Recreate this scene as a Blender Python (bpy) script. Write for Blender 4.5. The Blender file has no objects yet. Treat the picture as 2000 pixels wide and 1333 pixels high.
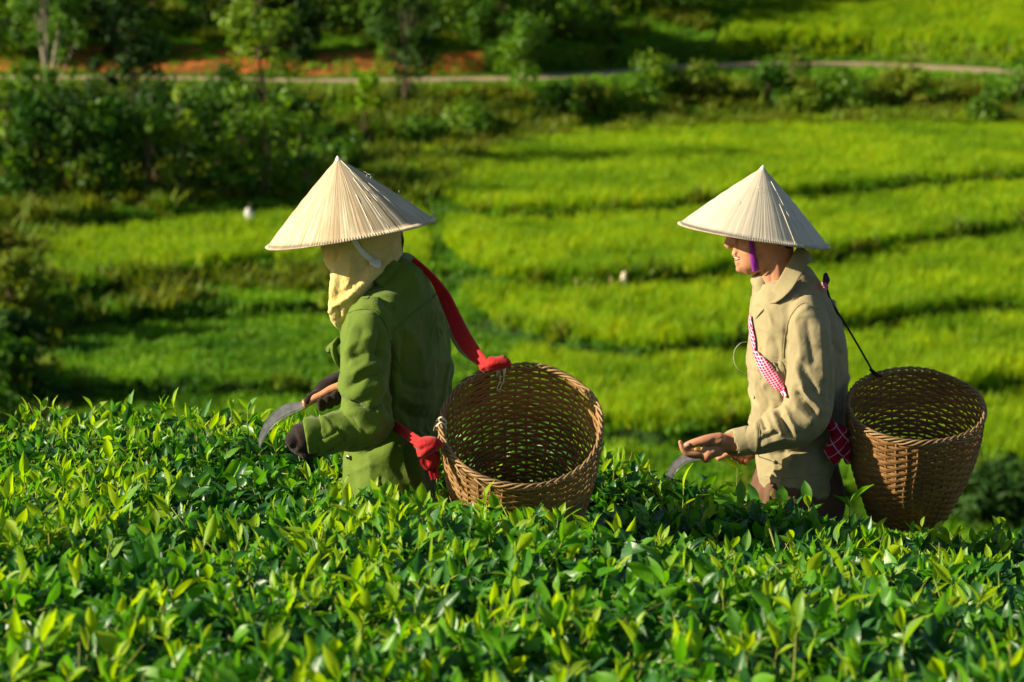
import bpy, bmesh, math, random
import numpy as np
from mathutils import Vector, Matrix, noise
from mathutils.bvhtree import BVHTree
R = math.radians
rnd = random.Random(7)
nr = np.random.default_rng(11)
SC = bpy.context.scene
COL = SC.collection

# ------------------------------------------------------------------ camera, sky, sun, exposure
CZ = 14.0                     # height of the camera above the lowest valley terrace level
PITCH = R(10.0)
FP = 5889.0                   # focal length in pixels of the 2000 px wide photograph (106 mm)
cam = bpy.data.cameras.new('camera'); camo = bpy.data.objects.new('camera', cam); COL.objects.link(camo)
camo.location = (0, 0, CZ); camo.rotation_euler = (R(90) - PITCH, 0, 0)
cam.lens = 106.0; cam.sensor_width = 36.0; cam.clip_start = 0.1; cam.clip_end = 1500
cam.dof.use_dof = True; cam.dof.focus_distance = 7.75; cam.dof.aperture_fstop = 6.2
SC.camera = camo

SUN_AZ = 82.0                 # degrees, from "towards the camera" round to the left
SUN_EL = 23.0
sv = Vector((-math.sin(R(SUN_AZ)) * math.cos(R(SUN_EL)), -math.cos(R(SUN_AZ)) * math.cos(R(SUN_EL)), math.sin(R(SUN_EL))))
W = bpy.data.worlds.new('World'); SC.world = W; W.use_nodes = True
nt = W.node_tree; nt.nodes.clear()
sky = nt.nodes.new('ShaderNodeTexSky'); sky.sky_type = 'NISHITA'; sky.sun_disc = False
sky.sun_elevation = R(SUN_EL); sky.sun_rotation = math.atan2(sv.x, sv.y)
bg = nt.nodes.new('ShaderNodeBackground'); bg.inputs[1].default_value = 0.05
wo = nt.nodes.new('ShaderNodeOutputWorld')
nt.links.new(sky.outputs[0], bg.inputs[0]); nt.links.new(bg.outputs[0], wo.inputs[0])
sl = bpy.data.lights.new('sun', 'SUN'); sl.energy = 5.0; sl.angle = R(0.5); sl.color = (1.0, 0.87, 0.64)
so = bpy.data.objects.new('sun', sl); COL.objects.link(so)
so.rotation_euler = sv.to_track_quat('Z', 'Y').to_euler(); so.location = (-20, -5, CZ + 10)
SC.view_settings.view_transform = 'Standard'; SC.view_settings.look = 'None'
SC.view_settings.exposure = 1.08; SC.view_settings.gamma = 1.0
SC.view_settings.use_curve_mapping = False
SC.cycles.max_bounces = 6; SC.cycles.diffuse_bounces = 2; SC.cycles.transparent_max_bounces = 6
SC.cycles.use_denoising = True

# ------------------------------------------------------------------ measuring helpers
cp, sp = math.cos(PITCH), math.sin(PITCH)
CAM = Vector((0, 0, CZ))
def ray(u, v):
    a = (u - 1000.0) / FP; b = (666.5 - v) / FP
    return Vector((a, cp + b * sp, -sp + b * cp))
def P(u, v, Y):                                   # the point at distance Y in front that is seen at u, v
    d = ray(u, v); return CAM + d * (Y / d.y)
def PZ(u, v, z):                                  # ... at height z relative to the camera
    d = ray(u, v); return CAM + d * (z / d.z)
def uv_np(co):
    x = co[:, 0]; y = co[:, 1]; z = co[:, 2] - CZ
    dep = y * cp - z * sp; up = y * sp + z * cp
    return 1000 + FP * x / dep, 666.5 - FP * up / dep
def lerp_curve(pts, x):
    return np.interp(x, [p[0] for p in pts], [p[1] for p in pts])
def catmull(pts, sub):
    pts = np.array(pts, float); n = len(pts)
    if n < 3 or sub < 2:
        out = []
        for i in range(n - 1):
            for k in range(max(1, sub)): out.append(pts[i] + (pts[i + 1] - pts[i]) * k / max(1, sub))
        out.append(pts[-1]); return np.array(out)
    out = []
    for i in range(n - 1):
        p0 = pts[max(0, i - 1)]; p1 = pts[i]; p2 = pts[i + 1]; p3 = pts[min(n - 1, i + 2)]
        for k in range(sub):
            t = k / sub
            out.append(.5 * (2 * p1 + (p2 - p0) * t + (2 * p0 - 5 * p1 + 4 * p2 - p3) * t * t + (3 * p1 - p0 - 3 * p2 + p3) * t ** 3))
    out.append(pts[-1]); return np.array(out)

# ------------------------------------------------------------------ object helpers
def tag(o, label=None, cat=None, group=None, kind=None):
    if label: o['label'] = label
    if cat: o['category'] = cat
    if group: o['group'] = group
    if kind: o['kind'] = kind
    return o
def empty(name, loc, label, cat, group=None):
    o = bpy.data.objects.new(name, None); COL.objects.link(o); o.location = loc; o.empty_display_size = .1
    o.rotation_euler = (0, 0, 0)
    return tag(o, label, cat, group)
def link(name, me, mat=None, parent=None, smooth=True):
    """world-space mesh data -> object; with a parent, the vertices are moved into the parent's space"""
    o = bpy.data.objects.new(name, me); COL.objects.link(o)
    if mat is not None:
        me.materials.clear()
        for m in (mat if isinstance(mat, (list, tuple)) else [mat]): me.materials.append(m)
    if parent is not None:
        root = parent; off = Vector((0, 0, 0))
        while root is not None: off += root.location; root = root.parent
        me.transform(Matrix.Translation(-off)); o.parent = parent
    if smooth: me.shade_smooth()
    return o
def mesh(name, verts, faces):
    me = bpy.data.meshes.new(name)
    me.from_pydata([tuple(map(float, v)) for v in verts], [], [tuple(int(i) for i in f) for f in faces]); me.update()
    return me
def grid_faces(nu, nv, off=0, closeu=False):
    f = []
    for j in range(nv - 1):
        for i in range(nu if closeu else nu - 1):
            a = off + j * nu + i; b = off + j * nu + (i + 1) % nu
            f.append((a, b, b + nu, a + nu))
    return f
class MB:
    def __init__(s): s.v = []; s.f = []
    def add(s, v, f):
        o = len(s.v); s.v += [tuple(map(float, x)) for x in v]; s.f += [tuple(o + int(i) for i in q) for q in f]; return s
    def tube(s, pts, rad, seg=8, sub=1, rad2=None, ref=(0, 1, 0), power=2.0, cap=True, ends=0.55):
        """swept closed tube; rad across the image, rad2 in depth"""
        n = len(pts)
        if not hasattr(rad, '__len__'): rad = [rad] * n
        if rad2 is None: rad2 = rad
        if not hasattr(rad2, '__len__'): rad2 = [rad2] * n
        q = catmull([list(p) + [a, b] for p, a, b in zip(pts, rad, rad2)], sub)
        c = q[:, :3]; ra = np.maximum(q[:, 3], 1e-4); rb = np.maximum(q[:, 4], 1e-4)
        t = np.gradient(c, axis=0); t /= np.linalg.norm(t, axis=1)[:, None] + 1e-12
        if cap and ends > 0:                       # rounded ends
            c = np.vstack([c[0] - t[0] * min(ra[0], rb[0]) * ends, c, c[-1] + t[-1] * min(ra[-1], rb[-1]) * ends])
            ra = np.concatenate([[ra[0] * .6], ra, [ra[-1] * .6]]); rb = np.concatenate([[rb[0] * .6], rb, [rb[-1] * .6]])
            t = np.vstack([t[0], t, t[-1]])
        ref = np.array(ref, float); V = []
        th = np.arange(seg) * 2 * math.pi / seg
        ct = np.sign(np.cos(th)) * np.abs(np.cos(th)) ** (2 / power); stt = np.sign(np.sin(th)) * np.abs(np.sin(th)) ** (2 / power)
        for k in range(len(c)):
            n1 = ref - t[k] * ref.dot(t[k]); n1 /= np.linalg.norm(n1) + 1e-9
            n2 = np.cross(t[k], n1)
            for a, b in zip(ct, stt): V.append(c[k] + n2 * ra[k] * a + n1 * rb[k] * b)
        F = grid_faces(seg, len(c), 0, True)
        if cap: F.append(tuple(range(seg))[::-1]); F.append(tuple(len(V) - seg + i for i in range(seg)))
        return s.add(V, F)
    def box(s, c, sx, sy, sz, M=None):
        v = [Vector((x * sx / 2, y * sy / 2, z * sz / 2)) for x in (-1, 1) for y in (-1, 1) for z in (-1, 1)]
        if M is not None: v = [M @ q for q in v]
        v = [q + Vector(c) for q in v]
        return s.add(v, [(0, 1, 3, 2), (4, 6, 7, 5), (0, 4, 5, 1), (2, 3, 7, 6), (0, 2, 6, 4), (1, 5, 7, 3)])
    def me(s, name='m'): return mesh(name, s.v, s.f)
    def build(s, name, mat, parent=None, smooth=True): return link(name, s.me(name), mat, parent, smooth)

def px_tube(mb, Y, rows, seg=28, sub=5, power=2.0, ends=.55):
    """rows of (u, v, dY, radius in photo pixels, radius in depth in metres)"""
    pts = []; ra = []; rb = []
    for u, v, dy, rp, rd in rows:
        p = P(u, v, Y + dy); pts.append(p); ra.append(rp * (Y + dy) / FP); rb.append(rd)
    return mb.tube(pts, ra, seg, sub, rb, power=power, ends=ends)

def voxel(mb, size, smooth=6, name='body'):
    me = mb.me('tmp'); o = bpy.data.objects.new('tmp', me); COL.objects.link(o)
    m = o.modifiers.new('r', 'REMESH'); m.mode = 'VOXEL'; m.voxel_size = size
    if smooth:
        s = o.modifiers.new('s', 'SMOOTH'); s.factor = .5; s.iterations = smooth
    dg = bpy.context.evaluated_depsgraph_get(); dg.update()
    out = bpy.data.meshes.new_from_object(o.evaluated_get(dg)); out.name = name
    bpy.data.objects.remove(o); bpy.data.meshes.remove(me)
    return out
def get_co(me):
    a = np.empty(len(me.vertices) * 3, np.float32); me.vertices.foreach_get('co', a); return a.reshape(-1, 3).astype(float)
def get_no(me):
    a = np.empty(len(me.vertices) * 3, np.float32); me.vertices.foreach_get('normal', a); return a.reshape(-1, 3).astype(float)
def set_co(me, c): me.vertices.foreach_set('co', c.astype(np.float32).ravel()); me.update()
def seg_dist(px, py, poly):
    d = np.full(len(px), 1e9); tt = np.zeros(len(px)); n = len(poly) - 1
    for i in range(n):
        ax, ay = poly[i]; bx, by = poly[i + 1]; dx, dy = bx - ax, by - ay
        t = np.clip(((px - ax) * dx + (py - ay) * dy) / (dx * dx + dy * dy + 1e-9), 0, 1)
        dd = np.hypot(px - ax - t * dx, py - ay - t * dy); m = dd < d
        d[m] = dd[m]; tt[m] = (i + t[m]) / n
    return d, tt
def sculpt(me, strokes):
    """press folds and seams into the side that faces the photographer: (polyline, width px, height mm)"""
    co = get_co(me); no = get_no(me)
    view = co - np.array(CAM); view /= np.linalg.norm(view, axis=1)[:, None]
    f = np.clip(-(no * view).sum(1) * 1.6, 0, 1)
    u, v = uv_np(co); tot = np.zeros(len(co))
    for st in strokes:
        poly, w, a = st[0], st[1], st[2]; sharp = st[3] if len(st) > 3 else 1.4
        poly = catmull(poly, 5) if len(poly) > 2 else np.array(poly, float)
        d, t = seg_dist(u, v, poly)
        fade = np.clip(np.minimum(t, 1 - t) * 5 + .12, 0, 1) if sharp != 9 else 1
        tot += a * .001 * np.exp(-np.power(d / w, 2 if sharp == 9 else sharp)) * fade
    set_co(me, co + no * (tot * f)[:, None])
def wrinkle(me, amps, seed=0.0, stretch=(1, 1, 1)):
    co = get_co(me); no = get_no(me); t = np.zeros(len(co))
    for amp, sc in amps:
        k = np.array(stretch) * sc
        t += amp * .001 * np.array([noise.noise(Vector(c * k + seed)) for c in co])
    set_co(me, co + no * t[:, None])
def crease(me, amp, sc, seed, axis=(1, 1, 1), k=3.0):
    """sharp-edged folds of thin cloth"""
    co = get_co(me); no = get_no(me); a = np.array(axis) * sc; t = np.empty(len(co))
    for i, c in enumerate(co):
        p = Vector(c * a + seed); w = noise.noise(p * .45 + Vector((9, 3, 1))); n = noise.noise(p + Vector((w, w, -w)) * .8)
        t[i] = max(0.0, 1 - abs(n) * k) ** 2 * min(1, max(0, .5 + 1.3 * w)) - .12
    set_co(me, co + no * (t * amp * .001)[:, None])
def inflate(me, d):
    set_co(me, get_co(me) + get_no(me) * d)
def bvh(me):
    return BVHTree.FromPolygons([v.co.copy() for v in me.vertices], [tuple(p.vertices) for p in me.polygons])
def drape(tree, u, v, lift, Y):
    d = ray(u, v).normalized(); h = tree.ray_cast(CAM, d)
    if h[0] is None: return P(u, v, Y), Vector((0, -1, 0))
    return h[0] + h[1] * lift, h[1]
def ribbon_on(mb, tree, pts, lift, Y, thick=.003, sub=6):
    """a cloth band laid over a surface: pts of (u, v, half width px)"""
    q = catmull(pts, sub); V = []; F = []; n = len(q)
    t = np.gradient(q[:, :2], axis=0); t /= np.linalg.norm(t, axis=1)[:, None] + 1e-9
    for k in range(n):
        nx, ny = -t[k][1], t[k][0]; 
        for s_ in (-1, -.33, .33, 1):
            p, nn = drape(tree, q[k][0] + nx * q[k][2] * s_, q[k][1] + ny * q[k][2] * s_, lift + (.002 if abs(s_) < .5 else 0), Y)
            V.append(p)
    base = len(V)
    for p in V[:base]: pass
    V2 = [p + (p - CAM).normalized() * thick for p in V]
    F = grid_faces(4, n); F2 = [tuple(i + base for i in f[::-1]) for f in F]
    side = []
    for k in range(n - 1):
        a = k * 4; b = a + 4; side += [(a, b, b + base, a + base)]; a += 3; b += 3; side += [(b, a, a + base, b + base)]
    return mb.add(V + V2, F + F2 + side)
def ribbon(mb, pts, ref=(0, 1, 0), thick=.0025, sub=6, wave=0.0):
    """free band in space: pts of (x, y, z, half width), its width lying across ref"""
    q = catmull(pts, sub); c = q[:, :3]; t = np.gradient(c, axis=0); t /= np.linalg.norm(t, axis=1)[:, None] + 1e-9
    V = []; n = len(q); ref = np.array(ref, float)
    for k in range(n):
        n2 = np.cross(t[k], ref); n2 /= np.linalg.norm(n2) + 1e-9; n1 = np.cross(n2, t[k])
        for j, s_ in enumerate((-1, -.6, -.2, .2, .6, 1)):
            V.append(c[k] + n2 * q[k][3] * s_ + n1 * (wave * (1 if j % 2 else -1)))
    b = len(V); F = grid_faces(6, n)
    V2 = [p + np.array(ref) * thick for p in V]
    F2 = [tuple(i + b for i in f[::-1]) for f in F]; side = []
    for k in range(n - 1):
        a = k * 6; e = a + 6; side += [(a, e, e + b, a + b)]; a += 5; e += 5; side += [(e, a, a + b, e + b)]
    return mb.add(V + V2, F + F2 + side)

# ------------------------------------------------------------------ materials
class NT:
    def __init__(s, name):
        s.m = bpy.data.materials.new(name); s.m.use_nodes = True; s.t = s.m.node_tree; s.t.nodes.clear()
        s.out = s.n('ShaderNodeOutputMaterial')
    def n(s, k, **kw):
        x = s.t.nodes.new(k)
        for a, b in kw.items(): setattr(x, a, b)
        return x
    def l(s, a, b): s.t.links.new(a, b)
    def noise(s, scale, detail=4, coord='Object', rough=.55, vec=None):
        x = s.n('ShaderNodeTexNoise'); x.inputs['Scale'].default_value = scale; x.inputs['Detail'].default_value = detail
        x.inputs['Roughness'].default_value = rough
        if vec is None:
            if not hasattr(s, 'tc'): s.tc = s.n('ShaderNodeTexCoord')
            vec = s.tc.outputs[coord]
        s.l(vec, x.inputs['Vector']); return x.outputs['Fac']
    def ramp(s, fac, stops):
        r = s.n('ShaderNodeValToRGB'); e = r.color_ramp.elements
        while len(e) < len(stops): e.new(.5)
        for k, (p, c) in zip(e, stops): k.position = p; k.color = (*c, 1)
        s.l(fac, r.inputs[0]); return r.outputs[0]
    def mixc(s, fac, a, b, mode='MIX'):
        m = s.n('ShaderNodeMix', data_type='RGBA', blend_type=mode)
        for sock, val in ((m.inputs[0], fac), (m.inputs[6], a), (m.inputs[7], b)):
            if hasattr(val, 'is_output'): s.l(val, sock)
            elif isinstance(val, (int, float)): sock.default_value = val
            else: sock.default_value = (*val, 1)
        return m.outputs[2]
    def bump(s, h, strength=.3, dist=.002):
        b = s.n('ShaderNodeBump'); b.inputs['Strength'].default_value = strength; b.inputs['Distance'].default_value = dist
        s.l(h, b.inputs['Height']); return b.outputs[0]
    def pbr(s, col, rough=.8, spec=.3, bump=None, metal=0, sheen=0, sss=0, trans=0, transcol=None):
        p = s.n('ShaderNodeBsdfPrincipled')
        if hasattr(col, 'is_output'): s.l(col, p.inputs['Base Color'])
        else: p.inputs['Base Color'].default_value = (*col, 1)
        if hasattr(rough, 'is_output'): s.l(rough, p.inputs['Roughness'])
        else: p.inputs['Roughness'].default_value = rough
        p.inputs['Specular IOR Level'].default_value = spec; p.inputs['Metallic'].default_value = metal
        p.inputs['Sheen Weight'].default_value = sheen
        if sss:
            p.inputs['Subsurface Weight'].default_value = sss; p.inputs['Subsurface Radius'].default_value = (1, .35, .2); p.inputs['Subsurface Scale'].default_value = .006
        if bump is not None: s.l(bump, p.inputs['Normal'])
        if trans:
            tr = s.n('ShaderNodeBsdfTranslucent'); c = transcol if transcol is not None else col
            if hasattr(c, 'is_output'): s.l(c, tr.inputs[0])
            else: tr.inputs[0].default_value = (*c, 1)
            mx = s.n('ShaderNodeMixShader'); mx.inputs[0].default_value = trans
            s.l(p.outputs[0], mx.inputs[1]); s.l(tr.outputs[0], mx.inputs[2]); s.l(mx.outputs[0], s.out.inputs[0])
        else: s.l(p.outputs[0], s.out.inputs[0])
        return s.m
def cloth(name, a, b, scale=9, rough=.88, bs=.35, sheen=.15, fine=260, trans=0):
    t = NT(name); f = t.noise(scale, 5); c = t.ramp(f, [(.3, a), (.7, b)])
    h = t.noise(fine, 3); h2 = t.noise(45, 4); add = t.n('ShaderNodeMath', operation='MULTIPLY_ADD'); t.l(h2, add.inputs[0]); add.inputs[1].default_value = 2.2; t.l(h, add.inputs[2])
    return t.pbr(c, rough, .2, t.bump(add.outputs[0], bs, .0025), sheen=sheen, trans=trans)
M = {}
M['green_cloth'] = cloth('green_cloth', (.070, .124, .007), (.108, .165, .011), 6, .8)
M['khaki_cloth'] = cloth('khaki_cloth', (.245, .205, .108), (.32, .27, .145), 6, .85)
M['brown_cloth'] = cloth('brown_cloth', (.085, .04, .02), (.135, .068, .036), 7)
M['dark_trouser'] = cloth('dark_trouser', (.05, .025, .014), (.09, .045, .025), 7)
M['towel'] = cloth('towel', (.56, .42, .13), (.68, .53, .21), 14, .95, .9, .3, 170)
M['glove'] = cloth('glove', (.012, .007, .006), (.026, .015, .011), 20, .95, .9, .1, 420)
M['red_cloth'] = cloth('red_cloth', (.33, .004, .006), (.48, .010, .010), 12, .7, .6)
M['white_cloth'] = cloth('white_cloth', (.6, .58, .55), (.75, .73, .7), 12)
M['purple'] = cloth('purple_ribbon', (.2, .012, .27), (.3, .025, .4), 30, .5)
M['black_cord'] = cloth('black_cord', (.008, .007, .007), (.02, .018, .018), 60)
M['hair'] = cloth('hair', (.008, .006, .005), (.02, .014, .01), 80, .5)
M['boot'] = cloth('boot', (.02, .02, .02), (.04, .035, .03), 20, .6)
def skin_mat():
    t = NT('skin'); f = t.noise(14, 5); c = t.ramp(f, [(.3, (.40, .165, .085)), (.7, (.52, .25, .14))])
    return t.pbr(c, .48, .4, t.bump(t.noise(160, 3), .25, .0012), sss=.12)
M['skin'] = skin_mat()
def simple(name, col, rough=.6, spec=.4, metal=0, var=.25, scale=30, bs=.2):
    t = NT(name); f = t.noise(scale, 5)
    c = t.ramp(f, [(.3, tuple(x * (1 - var) for x in col)), (.7, tuple(min(1, x * (1 + var)) for x in col))])
    return t.pbr(c, rough, spec, t.bump(t.noise(scale * 6, 3), bs, .001), metal=metal)
M['lip'] = simple('lip', (.50, .16, .10), .4)
M['teeth'] = simple('teeth', (.75, .72, .62), .3, .5, 0, .05)
M['button'] = simple('button', (.30, .30, .16), .4)
M['snap'] = simple('metal_snap', (.55, .5, .38), .35, .5, .9)
M['wood'] = simple('handle_wood', (.50, .22, .10), .45, .4, 0, .3, 40)
M['steel'] = simple('blade_steel', (.46, .44, .48), .6, .5, .15, .35, 50, .5)
M['steel_edge'] = simple('blade_edge', (.55, .52, .48), .35, .5, .7, .2, 50, .4)
M['soil'] = simple('soil', (.07, .035, .015), .95, .1, 0, .5, 3, 1)
M['thread'] = simple('pale_thread', (.7, .64, .48), .6)
M['nail'] = simple('nail', (.62, .36, .30), .3)
# ------------------------------------------------------------------ the land: tea hill in front, terraced valley behind
def tea_top(x, y):
    """height (relative to the camera) of the plucked surface of the tea"""
    x = np.asarray(x, float); y = np.asarray(y, float)
    base = -1.40 - .106 * (y - 4.8)
    base = base - .145 * np.clip(x + .1, 0, 3) * np.clip((y - 5.2) / 3.0, 0, 1.3) - .03 * np.clip(x, 0, 3)
    base += .020 * np.sin(x * 5.1 + y * 2.2) + .016 * np.sin(x * 11 - y * 7.3 + 1) + .014 * np.sin(x * 17 + y * 23)
    gap = (y - (7.82 + .16 * np.abs(x + .2)))            # the furrow the pickers stand in
    base -= .10 * np.exp(-(gap / .16) ** 2) * (x < .6)
    base -= .055 * np.exp(-((y - 7.15) / .62) ** 2) * np.clip((x + .75) / .3, 0, 1)
    base -= .03 * np.exp(-((y - 8.0) / .4) ** 2) * np.clip((x - .6) / .3, 0, 1) * np.clip((1.25 - x) / .2, -.8, 1)
    base -= .06 * np.exp(-((x - .45) / .2) ** 2 - ((y - 8.3) / .4) ** 2)
    return base
def tea_edge(x):
    return lerp_curve([(-4, 9.4), (-1.45, 9.1), (-1.0, 9.0), (-.6, 8.9), (-.1, 8.8), (.35, 8.75), (.62, 8.5), (.85, 8.28), (1.5, 8.2), (4, 8.1)], x)

# near slope: from behind the camera down to the valley floor
V = []; nx, ny = 60, 70
ys = np.concatenate([np.linspace(-3, 9.6, 30), np.linspace(9.9, 52, 40)]); xs = np.linspace(-40, 40, nx)
for y in ys:
    for x in xs:
        if y < 9.7: z = -1.40 - .106 * (min(max(y, 3.0), 9.7) - 4.8) - .78 - .03 * max(x, 0) * (1 if x < 3 else 3 / x)
        else:
            z = -2.70 - (y - 9.7) * .42; z = max(z, -11.75)
        z += .05 * noise.noise(Vector((x * .8, y * .8, 0))) if y < 10 else .25 * noise.noise(Vector((x * .3, y * .3, 3)))
        V.append((x, y, CZ + z))
t = NT('hill_soil'); f = t.noise(1.3, 6)
hm = t.pbr(t.ramp(f, [(.35, (.03, .05, .012)), (.55, (.06, .045, .02)), (.8, (.05, .09, .015))]), .95, .1, t.bump(t.noise(6, 5), .6, .03))
o = link('hillside', mesh('hillside', V, grid_faces(nx, len(ys))), hm); tag(o, kind='structure')

# terrace edges as seen in the photograph: (u, v) of each edge and its level relative to the camera
EDGES = [
 ([(-700, 1010), (0, 985), (900, 975), (1500, 965), (2000, 925), (2700, 880)], -11.55),
 ([(-700, 790), (0, 765), (300, 745), (600, 745), (900, 785), (1100, 825), (1200, 838), (1300, 842), (1400, 830), (1650, 795), (1880, 762), (2000, 742), (2700, 650)], -11.2),
 ([(-700, 665), (0, 642), (270, 603), (620, 590), (800, 600), (960, 632), (1130, 672), (1250, 682), (1400, 668), (1550, 645), (1680, 627), (1870, 601), (2000, 592), (2700, 545)], -10.85),
 ([(-700, 640), (0, 606), (90, 578), (280, 534), (500, 516), (640, 520), (850, 530), (990, 547), (1200, 549), (1300, 541), (1420, 523), (1640, 496), (1800, 467), (2000, 441), (2700, 400)], -10.5),
 ([(-700, 460), (0, 442), (200, 425), (400, 410), (620, 396), (800, 396), (900, 408), (970, 419), (1200, 407), (1400, 391), (1600, 375), (1800, 355), (2000, 343), (2700, 310)], -10.15),
]
BANK0 = [(-700, 360), (0, 345), (600, 320), (800, 300), (1080, 262), (1250, 245), (1500, 238), (2000, 232), (2700, 235)]
PF = [(-700, 150), (40, 160), (300, 160), (600, 166), (1000, 163), (1200, 150), (1300, 141), (1480, 135), (1700, 135), (1900, 145), (2000, 150), (2700, 190)]
PB = [(u, v - (11 if u < 1000 else 13)) for u, v in PF]
US = np.arange(-3000, 5001, 25.0)
rows = []; zone = []
def row_pts(curve, z): return np.array([PZ(u, float(lerp_curve(curve, u)), z) for u in US])
r0 = row_pts([(-700, 1400), (2700, 1400)], -11.75); rows.append(r0)
prev = r0; zprev = -11.75; RIS = []
for curve, z in EDGES:
    top = row_pts(curve, z); base = top.copy(); base[:, 2] = CZ + zprev
    base[:, 1] -= .12
    rough = []
    N = 8
    for k in range(1, N + 1): rows.append(prev + (base - prev) * k / N)
    rows.append(base * .3 + top * .7 + np.array([0, .01, 0])); rows.append(top); RIS.append(len(rows) - 3)
    prev = top; zprev = z
b0 = row_pts(BANK0, -10.15)
for k in range(1, 11): rows.append(prev + (b0 - prev) * k / 10)
pf = row_pts(PF, -9.25)
for k in range(1, 9):
    q = b0 + (pf - b0) * k / 8; q[:, 2] += .25 * math.sin(math.pi * k / 8); rows.append(q)
pb = row_pts(PB, -9.25)
nonpath = len(rows) - 1
rows.append(pb)
s0 = row_pts([(u, v - 8) for u, v in PB], -9.15); rows.append(s0)
s1c = [(u, v - (58 if u < 1000 else 45)) for u, v in PB]
s1 = row_pts(s1c, -8.45)
for k in range(1, 6): rows.append(s0 + (s1 - s0) * k / 5)
prev = s1
for dv, z in ((150, -7.35), (240, -6.3), (330, -4.6), (420, -2.0), (560, 3.0), (700, 12.0)):
    q = row_pts([(u, 150 - dv) for u in (-700, 2700)], z) if z < 0 else prev + np.array([0, 26.0, z + CZ - prev[:, 2].mean()])
    for k in range(1, 7): rows.append(prev + (q - prev) * k / 6)
    prev = q
A = np.array(rows)                                   # rows x columns x 3
nrow = A.shape[0]
for j in range(nrow):
    if nonpath <= j <= nonpath + 1: continue
    for i in range(len(US)):
        A[j, i, 2] += .05 * noise.noise(Vector((A[j, i, 0] * .5, A[j, i, 1] * .5, 1)))
LANDV = A.reshape(-1, 3); LANDF = grid_faces(len(US), nrow)
t = NT('valley_ground'); f = t.noise(.55, 6); f2 = t.noise(3.2, 5)
c = t.ramp(f, [(.3, (.035, .085, .006)), (.5, (.06, .13, .008)), (.68, (.11, .12, .02))])
c = t.mixc(t.ramp(f2, [(.45, (0, 0, 0)), (.75, (1, 1, 1))]), c, (.05, .07, .012))
gm = t.pbr(c, .95, .05, t.bump(f2, .7, .1))
land = mesh('valley', LANDV, LANDF)
t = NT('path_dirt'); f = t.noise(1.2, 6)
pm = t.pbr(t.ramp(f, [(.3, (.27, .19, .11)), (.65, (.42, .32, .21))]), .95, .1, t.bump(t.noise(8, 4), .4, .03))
t = NT('red_earth'); f = t.noise(1.1, 6)
em = t.pbr(t.ramp(f, [(.28, (.09, .055, .012)), (.42, (.24, .085, .018)), (.60, (.42, .13, .026))]), .95, .1, t.bump(t.noise(4, 5), .7, .12))
lo = link('valley_ground', land, gm); tag(lo, kind='structure')
LAND = bvh(land)
def strip(name, j0, j1, mat, i0=0, i1=None, lift=.004):
    i1 = len(US) if i1 is None else i1
    S = A[j0:j1 + 1, i0:i1].copy(); S[:, :, 2] += lift
    o = link(name, mesh(name, S.reshape(-1, 3), grid_faces(i1 - i0, j1 - j0 + 1)), mat); tag(o, kind='structure'); return o
rm = simple('shaded_riser', (.022, .05, .008), .95, .1, 0, .6, 3, 1)  # dark green of the risers stands in for the shade under the rice edges
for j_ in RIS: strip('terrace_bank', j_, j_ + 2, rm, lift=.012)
strip('dirt_path', nonpath, nonpath + 1, pm, lift=.006)
def ui(u): return int(round((u + 3000) / 25))
strip('red_earth_bank', nonpath + 2, nonpath + 7, em, 0, ui(1010), lift=.01)
def ground(u, v):
    h = LAND.ray_cast(CAM, ray(u, v).normalized()); return h[0] if h[0] is not None else PZ(u, v, -9)

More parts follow.
